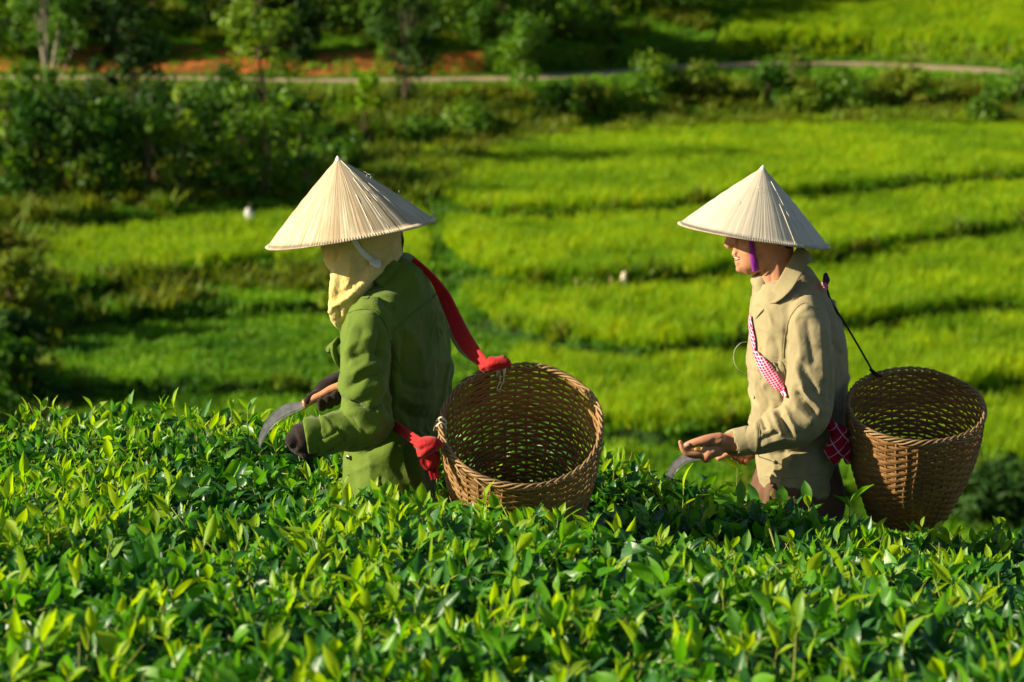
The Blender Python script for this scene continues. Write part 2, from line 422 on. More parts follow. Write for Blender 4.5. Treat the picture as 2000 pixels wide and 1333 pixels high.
# ------------------------------------------------------------------ instanced cover (grass, rice): one object per kind
SRC = bpy.data.collections.new('plant_sources')       # not linked to the scene: only holds the meshes to instance
def src(name, me, mat, coll):
    me.materials.append(mat); o = bpy.data.objects.new(name, me); coll.objects.link(o); return o
def scatter(name, pts, rots, scales, coll, parent=None):
    me = bpy.data.meshes.new(name); n = len(pts); me.vertices.add(n)
    me.vertices.foreach_set('co', np.asarray(pts, np.float32).ravel())
    a = me.attributes.new('rot', 'FLOAT_VECTOR', 'POINT'); a.data.foreach_set('vector', np.asarray(rots, np.float32).ravel())
    a = me.attributes.new('siz', 'FLOAT_VECTOR', 'POINT'); a.data.foreach_set('vector', np.asarray(scales, np.float32).ravel())
    a = me.attributes.new('idx', 'INT', 'POINT'); a.data.foreach_set('value', nr.integers(0, len(coll.objects), n).astype(np.int32))
    me.update()
    o = bpy.data.objects.new(name, me); COL.objects.link(o)
    if parent is not None:
        root = parent; off = Vector((0, 0, 0))
        while root is not None: off += root.location; root = root.parent
        me.transform(Matrix.Translation(-off)); o.parent = parent
    g = bpy.data.node_groups.new(name + '_scatter', 'GeometryNodeTree')
    g.interface.new_socket('Geometry', in_out='INPUT', socket_type='NodeSocketGeometry')
    g.interface.new_socket('Geometry', in_out='OUTPUT', socket_type='NodeSocketGeometry')
    N = g.nodes; gi = N.new('NodeGroupInput'); go = N.new('NodeGroupOutput')
    ci = N.new('GeometryNodeCollectionInfo'); ci.inputs['Collection'].default_value = coll
    ci.inputs['Separate Children'].default_value = True; ci.inputs['Reset Children'].default_value = True
    ip = N.new('GeometryNodeInstanceOnPoints'); ip.inputs['Pick Instance'].default_value = True
    def na(nm, ty):
        x = N.new('GeometryNodeInputNamedAttribute'); x.data_type = ty; x.inputs['Name'].default_value = nm; return x.outputs['Attribute']
    L = g.links
    L.new(gi.outputs[0], ip.inputs['Points']); L.new(ci.outputs[0], ip.inputs['Instance'])
    e2r = N.new('FunctionNodeEulerToRotation'); L.new(na('rot', 'FLOAT_VECTOR'), e2r.inputs[0])
    L.new(e2r.outputs[0], ip.inputs['Rotation']); L.new(na('siz', 'FLOAT_VECTOR'), ip.inputs['Scale']); L.new(na('idx', 'INT'), ip.inputs['Instance Index'])
    L.new(ip.outputs[0], go.inputs[0])
    md = o.modifiers.new('scatter', 'NODES'); md.node_group = g
    return o
def sample_land(density, ymax=140, rowrange=None):
    j0, j1 = rowrange if rowrange else (0, nrow - 1)
    a = A[j0:j1, :-1]; b = A[j0:j1, 1:]; c_ = A[j0 + 1:j1 + 1, 1:]; d = A[j0 + 1:j1 + 1, :-1]
    area = .5 * (np.linalg.norm(np.cross(b - a, d - a), axis=2) + np.linalg.norm(np.cross(b - c_, d - c_), axis=2)).ravel()
    n = int(area.sum() * density); q = nr.choice(len(area), n, p=area / area.sum())
    s = nr.random(n)[:, None]; t_ = nr.random(n)[:, None]
    a, b, c_, d = (z.reshape(-1, 3)[q] for z in (a, b, c_, d))
    p = (a * (1 - s) + b * s) * (1 - t_) + (d * (1 - s) + c_ * s) * t_
    return p[p[:, 1] < ymax]
def blades(n, h, spread, w, lean, segs=2, bush=False):
    m = MB()
    for i in range(n):
        a = rnd.uniform(0, 6.28); r = spread * math.sqrt(rnd.random()); x, y = r * math.cos(a), r * math.sin(a)
        b = rnd.uniform(0, 6.28); ln = lean * rnd.uniform(.3, 1.3); hh = h * rnd.uniform(.6, 1.1); ww = w * rnd.uniform(.7, 1.2)
        dx, dy = math.cos(b), math.sin(b); v = []; f = []
        for k in range(segs + 1):
            q = k / segs; wq = ww * (1 - q) ** .6 * .5 if k < segs else .001
            cx, cy, cz = x + dx * ln * q * q, y + dy * ln * q * q, hh * (q - .12 * q * q * ln / h)
            v += [(cx - dy * wq, cy + dx * wq, cz), (cx + dy * wq, cy - dx * wq, cz)]
        for k in range(segs): f.append((2 * k, 2 * k + 1, 2 * k + 3, 2 * k + 2))
        m.add(v, f)
    return m.me('tuft')
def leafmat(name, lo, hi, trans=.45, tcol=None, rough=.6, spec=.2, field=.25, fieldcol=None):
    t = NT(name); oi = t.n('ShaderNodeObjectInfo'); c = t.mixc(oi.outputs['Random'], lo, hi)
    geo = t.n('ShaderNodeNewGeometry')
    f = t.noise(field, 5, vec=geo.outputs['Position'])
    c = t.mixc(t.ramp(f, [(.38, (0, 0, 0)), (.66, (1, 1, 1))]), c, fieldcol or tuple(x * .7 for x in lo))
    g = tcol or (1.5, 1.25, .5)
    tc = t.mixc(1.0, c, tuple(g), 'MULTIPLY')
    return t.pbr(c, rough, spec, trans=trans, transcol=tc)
M['rice'] = leafmat('rice_leaf', (.19, .40, .002), (.42, .52, .003), .46, (1.3, 1.2, .3), field=.35, fieldcol=(.15, .30, .003))
M['grass'] = leafmat('grass_leaf', (.10, .30, .004), (.23, .40, .008), .35, (1.3, 1.2, .6), field=.5, fieldcol=(.045, .16, .004))
M['weed'] = leafmat('weed_leaf', (.06, .16, .005), (.18, .27, .008), .35, field=.8, fieldcol=(.15, .17, .015))
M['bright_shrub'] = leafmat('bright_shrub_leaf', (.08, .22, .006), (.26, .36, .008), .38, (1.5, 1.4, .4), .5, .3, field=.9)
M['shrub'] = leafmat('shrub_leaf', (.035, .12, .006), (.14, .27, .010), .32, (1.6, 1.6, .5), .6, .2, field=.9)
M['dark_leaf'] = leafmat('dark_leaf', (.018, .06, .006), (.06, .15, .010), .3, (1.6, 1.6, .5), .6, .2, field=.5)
crice = bpy.data.collections.new('rice_source'); cgrass = bpy.data.collections.new('grass_source'); cweed = bpy.data.collections.new('weed_source')
for i in range(6): src('tuft', blades(18, .38, .15, .03, .15), M['rice'], crice)
for i in range(5): src('tuft', blades(22, .15, .20, .03, .08), M['grass'], cgrass)
for i in range(5):
    src('tuft', blades(30, .42, .22, .075, .28), M['weed'], cweed)
# where rice grows (regions of the terraces), found from the seen outline of the fields
BR = [(225, 1010), (255, 900), (300, 815), (340, 800), (380, 815), (420, 950), (432, 872), (470, 868), (510, 900), (552, 985), (565, 905), (610, 935), (650, 1010), (685, 1180), (700, 985), (770, 1040), (845, 1190), (860, 1120), (930, 1230), (1100, 1300)]
pl = sample_land(26, 118); pl = pl[np.abs(uv_np(pl)[0] - 1000) < 2000]
u, v = uv_np(pl)
def ev(k, uu): return lerp_curve(EDGES[k][0], uu)
right = (u > np.interp(v, [p[0] for p in BR], [p[1] for p in BR])) & (v > np.interp(u, [900, 1080, 1250, 1400, 2700], [300, 282, 258, 236, 225]))
berm = np.zeros(len(u), bool)
for k, wdt in ((0, 30), (1, 40), (2, 38), (3, 29), (4, 25)):
    e = ev(k, u); berm |= (v > e - 1) & (v < e + wdt)
berm |= (v > ev(1, u) + 10) & (v < ev(1, u) + 62) & (u < 1500)
left = (u > 85) & (u < 830) & (v < ev(3, u) - 3) & (v > np.interp(u, [0, 300, 500, 640, 830], [478, 452, 436, 420, 420]))
up = (v < np.interp(u, [1380, 1600, 1900, 2700], [112, 112, 118, 150])) & (u > np.interp(v, [-200, 0, 20, 110], [1700, 1540, 1470, 1376])) & (v > -60)
rice = ((right | left) & ~berm) | up
lowright = (v > 905) & (u > 1200)
rice &= ~lowright
pr = pl[rice]; n = len(pr)
pn = np.array([noise.noise(Vector((p[0] * .35, p[1] * .35, 5))) for p in pr])
sc = (.8 + .5 * nr.random(n)) * (1 + .25 * pn)
sc3 = np.stack([sc, sc, sc * .95], 1)
o = scatter('rice_plants', pr, np.stack([nr.normal(0, .08, n), nr.normal(0, .08, n), nr.random(n) * 6.28], 1), sc3, crice)
tag(o, 'yellow green rice plants covering the sunlit terraces below the hill', 'rice', kind='stuff')
onpath = (v > lerp_curve(PB, u) - 3) & (v < lerp_curve(PF, u) + 1)
cl2 = np.array([noise.noise(Vector((p[0] * .5, p[1] * .5, 4))) for p in pl])
earth = (cl2 < .12) & (v < lerp_curve(PB, u) + 2) & (v > lerp_curve(PB, u) - 60) & (u < 1010)
g = ~rice & ~onpath & (~earth | (nr.random(len(u)) < .3)); pg = pl[g]; n = len(pg)
k = nr.random(n) < .8; pg = pg[k]; n = len(pg)
sc = .7 + .8 * nr.random(n)
o = scatter('meadow_grass', pg, np.stack([nr.normal(0, .1, n), nr.normal(0, .1, n), nr.random(n) * 6.28], 1), np.stack([sc] * 3, 1), cgrass)
tag(o, 'short green grass on the banks and berms between the rice terraces', 'grass', kind='stuff')
# weeds: risers, rough banks, the bank under the path
pw = sample_land(14, 118); pw = pw[np.abs(uv_np(pw)[0] - 1000) < 2000]; u, v = uv_np(pw)
w = np.zeros(len(u), bool)
for k_ in range(5):
    e = ev(k_, u); w |= (np.abs(v - e - 8) < 9) & (nr.random(len(u)) < (.16 if k_ else .3))
bank = (v < np.interp(u, [0, 700, 1080, 1400, 2700], [440, 380, 285, 258, 250])) & (v > lerp_curve(PF, u) + np.where(u > 1000, 34, 24))
cl = np.array([noise.noise(Vector((p[0] * .55, p[1] * .55, 9))) for p in pw])
w |= bank & (cl > -.12)
w |= (u < 640) & (v > 545) & (v < 592) & (u > 260) & (cl > .1)
w |= (u < 660) & (v < 440) & (v > 390) & (cl > .1)
w |= (u < 110) & (v > 440) & (cl > .1)
w |= (v < lerp_curve(PB, u) - 60) & (u < 1380) & (cl > .1)
w |= (u > 640) & (u < 1050) & (v > 300) & (v < 420) & (u < 1000 - (v - 250)) & (cl > -.1)
w &= ~((v > lerp_curve(PB, u) - 3) & (v < lerp_curve(PF, u) + 4))
pw = pw[w]; n = len(pw); sc = .6 + 1.0 * nr.random(n) ** 1.5
o = scatter('wild_weeds', pw, np.stack([nr.normal(0, .15, n), nr.normal(0, .15, n), nr.random(n) * 6.28], 1), np.stack([sc] * 3, 1), cweed)
tag(o, 'rough tangled weeds on the terrace edges and under the dirt path', 'weeds', kind='stuff')
print('cover', len(pr), len(pg), len(pw))

# ------------------------------------------------------------------ trees and shrubs of the valley
bark = simple('bark', (.12, .085, .055), .9, .1, 0, .4, 6, .8)
pbark = simple('pale_bark', (.42, .36, .28), .9, .1, 0, .3, 6, .6)
def crown_mesh(h, w, n, leaf, base=.15, clumps=18, seed=0, open_=.5, shape='round'):
    r = random.Random(seed); m = MB(); V = []; F = []
    cs = []
    for i in range(clumps):
        zz = base + (1 - base) * (r.random() ** .85); 
        rr = w * .5 * (math.sin(math.pi * min(1, (zz - base) / (1 - base) * .8 + .16)) ** .7 if shape == 'round' else (1.05 - zz) ** .6)
        a = r.uniform(0, 6.28); q = rr * math.sqrt(r.random()) 
        cs.append((q * math.cos(a), q * math.sin(a), zz * h, r.uniform(.6, 1.25) * w * .5 * open_))
    for i in range(n):
        c = cs[i % clumps]; d = Vector((r.gauss(0, 1), r.gauss(0, 1), r.gauss(0, .8))).normalized() * c[3] * (r.random() ** .45)
        p = Vector(c[:3]) + d; s_ = leaf * r.uniform(.6, 1.4)
        nrm = (d.normalized() * .7 + Vector((r.gauss(0, .5), r.gauss(0, .5), r.gauss(0, .5) + .5))).normalized()
        t1 = nrm.orthogonal().normalized(); t1 = Matrix.Rotation(r.uniform(0, 6.28), 3, nrm) @ t1; t2 = nrm.cross(t1)
        k = len(V); V += [p - t1 * s_, p + t2 * s_ * .42 + nrm * s_ * .12, p + t1 * s_, p - t2 * s_ * .42 + nrm * s_ * .12]; F.append((k, k + 1, k + 2, k + 3))
    return mesh('crown', V, F), cs
TREES = {}
def tree(kind, u, v, h, label, cat='tree', group=None, mat='shrub', w=None, name=None, trunk=None, rot=None, dy=0):
    p = ground(u, v); p = Vector((p.x, p.y + dy, p.z - .05))
    W_ = w or h * .6
    o = empty(name or ('shrub' if h < 3.2 else 'tree'), p, label, cat, group)
    n_, leaf, base, cl, op = {'bush': (1000, .12, .04, 16, .5), 'tall': (1500, .13, .10, 30, .34), 'dense': (1900, .13, .03, 26, .42), 'sprig': (320, .13, .1, 9, .5), 'mound': (3200, .13, .02, 34, .42)}[kind]
    TREES[len(TREES)] = 1
    me, cs = crown_mesh(h, W_, n_, leaf, base, cl, len(TREES) * 7 + 1, op)
    me.materials.append(M[mat]); tb = MB()
    tb.tube([(0, 0, -.1), (.03 * h, 0, .3 * h), (-.02 * h, .01, .6 * h), (0, 0, .88 * h)], [.055 + .006 * h, .04, .03, .012], 7, 3, ref=(0, 1, 0))
    for c in cs[::2]: tb.tube([(0, 0, c[2] * .45), (c[0] * .5, c[1] * .5, c[2] * .75), (c[0], c[1], c[2])], [.022, .014, .006], 5, 2, ref=(.3, .9, .1))
    tm = tb.me('trunk'); tm.materials.append(trunk or bark); cm, tm = me, tm
    rz = rnd.uniform(0, 6.28) if rot is None else rot
    for nm, me in (('crown', cm), ('trunk', tm)):
        c = bpy.data.objects.new(nm, me); COL.objects.link(c); c.parent = o; c.rotation_euler = (0, 0, rz)
    return o
G1 = 'shrubs on the dark bank left of the pickers'; G2 = 'trees along the far side of the path'
L1 = ['leafy bush in the dark thicket at the left edge of the photo', 'second bush of the thicket from the left edge, below the path', 'third bush of the thicket from the left edge', 'bush with pale leaf tips low in the left thicket', 'broad bush in the middle of the left thicket', 'bush right of the broad one in the left thicket', 'bush whose lit top stands below the path bend on the left', 'bright green bush above and left of the left hat', 'bush behind the left brim of the left hat', 'small bush at the right end of the dark thicket']
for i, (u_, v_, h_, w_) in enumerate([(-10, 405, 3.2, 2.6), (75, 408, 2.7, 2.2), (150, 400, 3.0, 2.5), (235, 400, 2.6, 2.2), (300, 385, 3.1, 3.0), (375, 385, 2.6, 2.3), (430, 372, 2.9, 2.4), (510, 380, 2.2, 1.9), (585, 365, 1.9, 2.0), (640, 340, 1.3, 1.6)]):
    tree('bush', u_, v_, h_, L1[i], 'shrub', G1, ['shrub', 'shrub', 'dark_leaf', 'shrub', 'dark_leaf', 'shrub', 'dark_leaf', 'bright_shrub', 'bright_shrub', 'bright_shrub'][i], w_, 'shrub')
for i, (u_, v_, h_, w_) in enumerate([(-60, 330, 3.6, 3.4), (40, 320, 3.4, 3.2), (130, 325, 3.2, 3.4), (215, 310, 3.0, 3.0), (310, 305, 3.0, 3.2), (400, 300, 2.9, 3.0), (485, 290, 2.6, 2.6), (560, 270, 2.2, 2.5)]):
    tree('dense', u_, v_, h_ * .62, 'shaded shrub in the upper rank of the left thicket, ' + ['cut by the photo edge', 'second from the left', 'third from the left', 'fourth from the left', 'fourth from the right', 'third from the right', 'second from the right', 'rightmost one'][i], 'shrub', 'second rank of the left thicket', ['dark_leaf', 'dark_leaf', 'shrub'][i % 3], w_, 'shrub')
tree('sprig', 712, 292, 2.3, 'small sunlit yellow green sapling above and right of the left hat', 'sapling', None, 'rice', 1.25, 'sapling')
tree('tall', 95, 335, 6.2, 'tall thin tree with pale leaves crossing the path at far left', 'tree', None, 'shrub', 2.3, 'tree', pbark)
tree('tall', 262, 330, 6.0, 'slender tree rising from the thicket a little right of the pale one', 'tree', None, 'dark_leaf', 2.2, 'tree')
tree('tall', 512, 330, 6.4, 'tall leafy tree crossing the path above the left hat brim', 'tree', None, 'bright_shrub', 2.6, 'tree')
tree('tall', 792, 215, 4.6, 'dark slim tree standing on the path above the left hat tip', 'tree', None, 'dark_leaf', 2.2, 'tree')
tree('bush', 1022, 178, 2.6, 'rounded leafy tree on the near side of the path at the upper middle', 'tree', None, 'bright_shrub', 1.9, 'tree')
tree('sprig', 1190, 122, 1.9, 'small bright sapling beside the shaded slope at the top middle', 'sapling', None, 'shrub', .9, 'sapling')
tree('sprig', 1545, 170, 1.5, 'small sapling in front of the path above the right hat', 'sapling', None, 'weed', 1.5, 'sapling')
L2 = ['far side', ]
FAR = [(-80, 118, 3.4, 2.6), (45, 118, 3.0, 2.0), (130, 118, 3.4, 2.2), (225, 116, 3.0, 1.8), (300, 118, 1.6, 1.1), (505, 118, 3.4, 2.0), (570, 118, 2.6, 1.7), (760, 120, 3.4, 1.9), (985, 118, 3.0, 2.0)]
for i, (u_, v_, h_, w_) in enumerate(FAR):
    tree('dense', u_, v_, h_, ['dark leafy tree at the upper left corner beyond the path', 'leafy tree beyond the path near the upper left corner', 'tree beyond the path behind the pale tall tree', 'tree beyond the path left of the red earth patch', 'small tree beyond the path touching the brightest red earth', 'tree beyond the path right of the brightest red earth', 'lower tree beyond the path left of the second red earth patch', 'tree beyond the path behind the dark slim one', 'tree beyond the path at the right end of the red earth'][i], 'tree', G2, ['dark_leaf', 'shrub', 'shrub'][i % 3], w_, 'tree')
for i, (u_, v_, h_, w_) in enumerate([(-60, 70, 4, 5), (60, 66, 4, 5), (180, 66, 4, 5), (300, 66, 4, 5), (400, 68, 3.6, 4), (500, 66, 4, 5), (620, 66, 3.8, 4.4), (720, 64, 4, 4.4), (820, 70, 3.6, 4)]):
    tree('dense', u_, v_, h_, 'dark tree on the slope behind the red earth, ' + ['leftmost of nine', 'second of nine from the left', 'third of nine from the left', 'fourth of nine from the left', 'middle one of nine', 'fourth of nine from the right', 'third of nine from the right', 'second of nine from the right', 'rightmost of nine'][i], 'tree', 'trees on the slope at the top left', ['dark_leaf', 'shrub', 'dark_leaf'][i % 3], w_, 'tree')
for i, (u_, v_, h_, w_, lb) in enumerate([(930, 84, 3.2, 5.6, 'low rounded mound of dark bushes at the top, left of the middle one'), (1060, 88, 3.4, 5.2, 'large rounded dark bush with a lit top at the upper middle'), (1170, 30, 3.2, 5.0, 'dark bush at the top edge right of the large rounded one'), (1300, 12, 3.5, 5.0, 'dark bush at the top edge above the shaded slope')]):
    tree('mound', u_, v_, h_, lb, 'bush', None, 'shrub', w_, 'bush')
LB = ['leafy clump on the bank under the path, left end', 'second leafy clump on the bank under the path', 'third leafy clump on the bank, beside the diagonal shadow', 'lit clump on the bank above the diagonal shadow', 'clump right of the diagonal shadow under the path', 'clump on the bank straight above the right hat', 'clump on the bank right of the right hat', 'second clump on the bank from the right edge', 'clump on the bank at the right edge of the photo', 'reddish based clump low on the bank at far right', 'pale clump halfway along the right bank', 'low clump between the sapling and the rice field', 'low clump left of the rice field corner']
for i, (u_, v_, h_, w_) in enumerate([(1090, 232, 1.1, 1.5), (1150, 228, 1.0, 1.5), (1225, 238, 1.2, 1.8), (1275, 200, 1.5, 1.7), (1370, 205, 1.7, 1.8), (1500, 215, 1.4, 1.8), (1640, 215, 1.2, 2.0), (1770, 215, 1.4, 1.9), (1990, 220, 1.5, 2.0), (1920, 250, .9, 1.4), (1570, 235, 1.0, 1.4), (820, 285, .9, 1.6), (900, 262, .9, 1.8)]):
    tree('bush', u_, v_, h_, LB[i], 'shrub', 'clumps on the bank below the path', ['bright_shrub', 'weed', 'shrub'][i % 3], w_, 'shrub')
for i, (u_, v_, h_, w_) in enumerate([(15, 300, 1.6, 1.0), (60, 395, 1.3, 1.0), (125, 360, 1.4, 1.0), (200, 330, 1.6, 1.0), (240, 392, 1.6, .9), (290, 345, 1.5, 1.1), (355, 335, 2.0, .9), (470, 300, 1.6, 1.1), (520, 290, 1.8, 1.6), (450, 392, 1.2, 1.0), (600, 380, 1.0, .8)]):
    q_ = ground(u_ * 1.0, 408 - u_ * .03)
    tree('sprig', u_, 410 - u_ * .03, (410 - u_ * .03 - v_) * .0155 + h_, 'sunlit sprig in front of the left thicket, ' + ['at its left end', 'low, second from its left end', 'third from its left end', 'fourth from its left end', 'low one near its middle', 'just right of its middle', 'tall one right of its middle', 'high one below the tall tree', 'broad one above the white rag', 'low one above the white rag', 'at its right end by the hat'][i], 'sapling', 'sunlit sprigs of the left thicket', 'bright_shrub', w_ * 1.1, 'sapling')
# trees up-sun, left of the frame: none placed; a dark shrub stands in for the bottom right shade
for i, (u_, v_, h_, w_, k_) in enumerate([]):
    tree(k_, u_, v_, h_, 'dark tree standing left of the terraces', 'tree', 'trees left of the terraces', 'dark_leaf', w_, 'tree')
for i, (u_, v_, h_, w_) in enumerate([(20, 615, 1.2, 1.5), (30, 690, .8, 1.3), (10, 775, 1.1, 1.6), (-30, 520, .9, 1.6), (85, 800, .45, 1.0), (-60, 850, 1.0, 2)]):
    tree('bush', u_, v_, h_, ['leafy bush at the left edge level with the hat brim', 'leafy bush at the left edge below the hat brim', 'low bush at the left edge just above the tea', 'tall bush at the left edge above the others', 'small bush right of the low one above the tea', 'bush hidden behind the tea at the left edge'][i], 'shrub', 'bushes at the left edge', ['weed', 'dark_leaf', 'shrub'][i % 3], w_, 'shrub')
tree('mound', 1975, 1010, .55, 'low dark shrub added to stand for the shade behind the right basket', 'shrub', None, 'dark_leaf', 3.0, 'shrub')  # made-up shrub, its dark leaves stand in for a shadow on the grass
# pale things out in the rice: cut stumps / white rags on sticks
pale = simple('pale_stump', (.72, .62, .42), .8, .1, 0, .15, 5, .4); tan = simple('tan_stump', (.42, .33, .12), .85, .1, 0, .2, 5, .4)
for (u_, v_, hp, wp, mt, lb) in [(1219, 571, 38, 9, pale, 'tallest pale stump at the edge of the middle rice terrace'), (1194, 569, 26, 6, tan, 'tan stump just left of the tallest pale one'), (1157, 572, 26, 6, tan, 'tan stump third to the left of the tallest pale one'), (1141, 570, 18, 6, tan, 'low tan stump beside the third one'), (1126, 566, 18, 6, tan, 'leftmost low tan stump on the terrace edge'), (1250, 566, 20, 6, tan, 'dull stump right of the tallest pale one')]:
    g_ = ground(u_, v_); s_ = g_.y / FP / cp; o = empty('stump', g_, lb, 'stump', 'pale stumps on the terrace edge')
    m = MB(); H_ = hp * s_; w0 = wp * s_
    m.tube([g_ + Vector((-w0 * .5, 0, -.05)), g_ + Vector((-w0 * .15, 0, H_ * .35)), g_ + Vector((0, 0, H_ * .75)), g_ + Vector((w0 * .1, 0, H_))], [w0 * 1.15, w0 * .85, w0 * .75, w0 * .55], 9, 4)
    m.build('wood', mt, o); m = MB(); m.tube([g_ + Vector((w0 * .6, 0, 0)), g_ + Vector((w0 * .9, -.02, H_ * .3))], [w0 * .4, w0 * .25], 7, 3); m.build('root', mt, o)
g_ = ground(489, 446); s_ = g_.y / FP; o = empty('hanging_rag', g_, 'small white rag on a stick in the grass left of the left hat', 'rag')
m = MB(); m.tube([g_, g_ + Vector((0, 0, 50 * s_))], [.02, .015], 6, 1); m.build('stick', bark, o)
m = MB(); m.tube([g_ + Vector((4 * s_, -.12, 8 * s_)), g_ + Vector((2 * s_, -.13, 18 * s_)), g_ + Vector((-2 * s_, -.12, 30 * s_)), g_ + Vector((-3 * s_, -.11, 40 * s_))], [5 * s_, 9 * s_, 8.5 * s_, 4 * s_], 10, 4, rad2=[.04, .07, .06, .03]); m.build('cloth', M['white_cloth'], o)
# ------------------------------------------------------------------ the tea
def tea_mat(name, lo, hi, trans, tc, rough=.36, spec=.5):
    t = NT(name); oi = t.n('ShaderNodeObjectInfo'); geo = t.n('ShaderNodeNewGeometry')
    isl = geo.outputs['Random Per Island']
    add = t.n('ShaderNodeMath', operation='ADD'); t.l(oi.outputs['Random'], add.inputs[0]); t.l(isl, add.inputs[1])
    fr = t.n('ShaderNodeMath', operation='FRACT'); t.l(add.outputs[0], fr.inputs[0])
    c = t.mixc(fr.outputs[0], lo, hi)
    c = t.mixc(t.ramp(isl, [(.955, (0, 0, 0)), (.97, (.8, .8, .8))]), c, (.20, .13, .02))
    n1 = t.noise(28, 3); c = t.mixc(t.ramp(n1, [(.42, (0, 0, 0)), (.75, (.5, .5, .5))]), c, tuple(x * 1.25 for x in hi))
    tcc = t.mixc(1.0, c, tc, 'MULTIPLY')
    h = t.noise(110, 2)
    return t.pbr(c, rough, spec, t.bump(h, .35, .0022), trans=trans, transcol=tcc)
M['tea_young'] = tea_mat('tea_leaf_young', (.14, .32, .005), (.32, .46, .009), .5, (1.5, 1.42, .3), .45, .4)
M['tea_mid'] = tea_mat('tea_leaf_mid', (.032, .155, .009), (.115, .31, .012), .40, (1.9, 1.8, .4), .40, .42)
M['tea_old'] = tea_mat('tea_leaf_old', (.009, .058, .011), (.030, .125, .017), .25, (2.2, 2.4, .5), .40, .42)
M['tea_stem'] = simple('tea_stem', (.20, .22, .03), .6, .3, 0, .4, 20)
TM = [M['tea_young'], M['tea_mid'], M['tea_old'], M['tea_stem']]
class LM(MB):
    def __init__(s): super().__init__(); s.mi = []
    def leaf(s, base, d, side, L, Wd, fold=.35, curl=.5, mi=1, r=rnd, twist=0):
        d = Vector(d).normalized(); side = (Vector(side) - d * Vector(side).dot(d)).normalized(); nrm = d.cross(side)
        side = Matrix.Rotation(twist, 3, d) @ side; nrm = Matrix.Rotation(twist, 3, d) @ nrm
        if nrm.z < 0: nrm = -nrm; side = -side
        K = 8; V = []; F = []; p = Vector(base); wv = r.uniform(0, 6)
        prof = [.08, .48, .80, .97, 1.0, .90, .68, .34, .02]
        for k in range(K + 1):
            q = k / K; w = Wd * .5 * prof[k]
            ang = -curl * q * 1.1
            cc = p
            up = w * fold
            dd = math.sin(wv + q * 9) * Wd * .035
            V += [cc - side * w + nrm * (up + dd), cc - side * w * .5 + nrm * up * .38, cc, cc + side * w * .5 + nrm * up * .38, cc + side * w + nrm * (up - dd)]
            dq = Matrix.Rotation(ang, 3, side) @ d
            nn = (nrm * 1.0)
            step = d * math.cos(curl * q) - nrm * math.sin(curl * q)
            p = p + step * (L / K)
        F = grid_faces(5, K + 1)
        s.add(V, F); s.mi += [mi] * len(F); return s
    def stem(s, pts, rads, mi=3, seg=5):
        n0 = len(s.f); s.tube(pts, rads, seg, 1, ref=(.3, .9, .2), ends=0); s.mi += [mi] * (len(s.f) - n0); return s
    def mesh(s, nm):
        me = s.me(nm)
        for m in TM: me.materials.append(m)
        me.polygons.foreach_set('material_index', s.mi); me.shade_smooth(); return me
def young_shoot(h, n, seed, L0=.05, mats=(0, 0, 1)):
    r = random.Random(seed); m = LM(); lx, ly = r.uniform(-.02, .02), r.uniform(-.02, .02)
    pts = [Vector((0, 0, -.04)), Vector((lx * .4, ly * .4, h * .45)), Vector((lx, ly, h))]
    m.stem(pts, [.0017, .0014, .0009])
    for k in range(n):
        q = .35 + .62 * k / max(1, n - 1); a = k * 2.4 + r.uniform(-.4, .4) + seed
        p = pts[1].lerp(pts[2], (q - .35) / .65) if k else pts[1]
        up = r.uniform(.7, 1.9) if k < n - 1 else 3.2
        d = (math.cos(a), math.sin(a), up); L = L0 * (1.25 - .45 * k / n) * r.uniform(.7, 1.25)
        m.leaf(p, d, (-math.sin(a), math.cos(a), 0), L, L * r.uniform(.30, .42), r.uniform(.2, .7), r.uniform(-.1, .8), mats[min(2, n - 1 - k)], r)
    m.leaf(pts[2], (r.uniform(-.2, .2), r.uniform(-.2, .2), 1), (1, 0, 0), L0 * .55, L0 * .1, 1.5, .1, 0, r)
    return m
def mature_clump(seed, mats=(1, 2, 2)):
    r = random.Random(seed); m = LM(); n = r.randint(5, 8)
    m.stem([Vector((0, 0, -.12)), Vector((r.uniform(-.01, .01), 0, -.02)), Vector((0, 0, .02))], [.0028, .0022, .0014])
    for k in range(n):
        a = k * 2.4 + r.uniform(-.5, .5); L = r.uniform(.046, .080); z = -.07 + .085 * k / n
        d = (math.cos(a), math.sin(a), r.uniform(.0, 1.3))
        m.leaf((0, 0, z), d, (-math.sin(a), math.cos(a), 0), L, L * r.uniform(.38, .48), r.uniform(.12, .5), r.uniform(.1, .9), r.choice(mats), r, r.uniform(-.5, .5))
    return m
cy = bpy.data.collections.new('young_source'); cm = bpy.data.collections.new('mature_source')
def srcm(me, coll): o = bpy.data.objects.new(me.name, me); coll.objects.link(o)
for i in range(12):
    mats = [(0, 0, 1), (0, 1, 1), (1, 1, 2), (0, 0, 0)][i % 4]
    srcm(young_shoot(.032 + .006 * (i % 5), 2 + i % 3, i, .043 + .003 * (i % 4), mats).mesh('shoot'), cy)
for i in range(3):
    m = LM(); m.stem([Vector((0, 0, -.05)), Vector((.003, 0, .02)), Vector((.006 * i, .004, .05 + .012 * i))], [.0018, .0016, .0012])
    m.leaf((.003, 0, .01), (1, .3, .8), (0, 1, 0), .045, .017, .4, .4, 1); srcm(m.mesh('shoot'), cy)
for i in range(12): srcm(mature_clump(100 + i, [(1, 2, 2), (2, 2, 2), (1, 1, 2), (1, 2, 2)][i % 4]).mesh('clump'), cm)

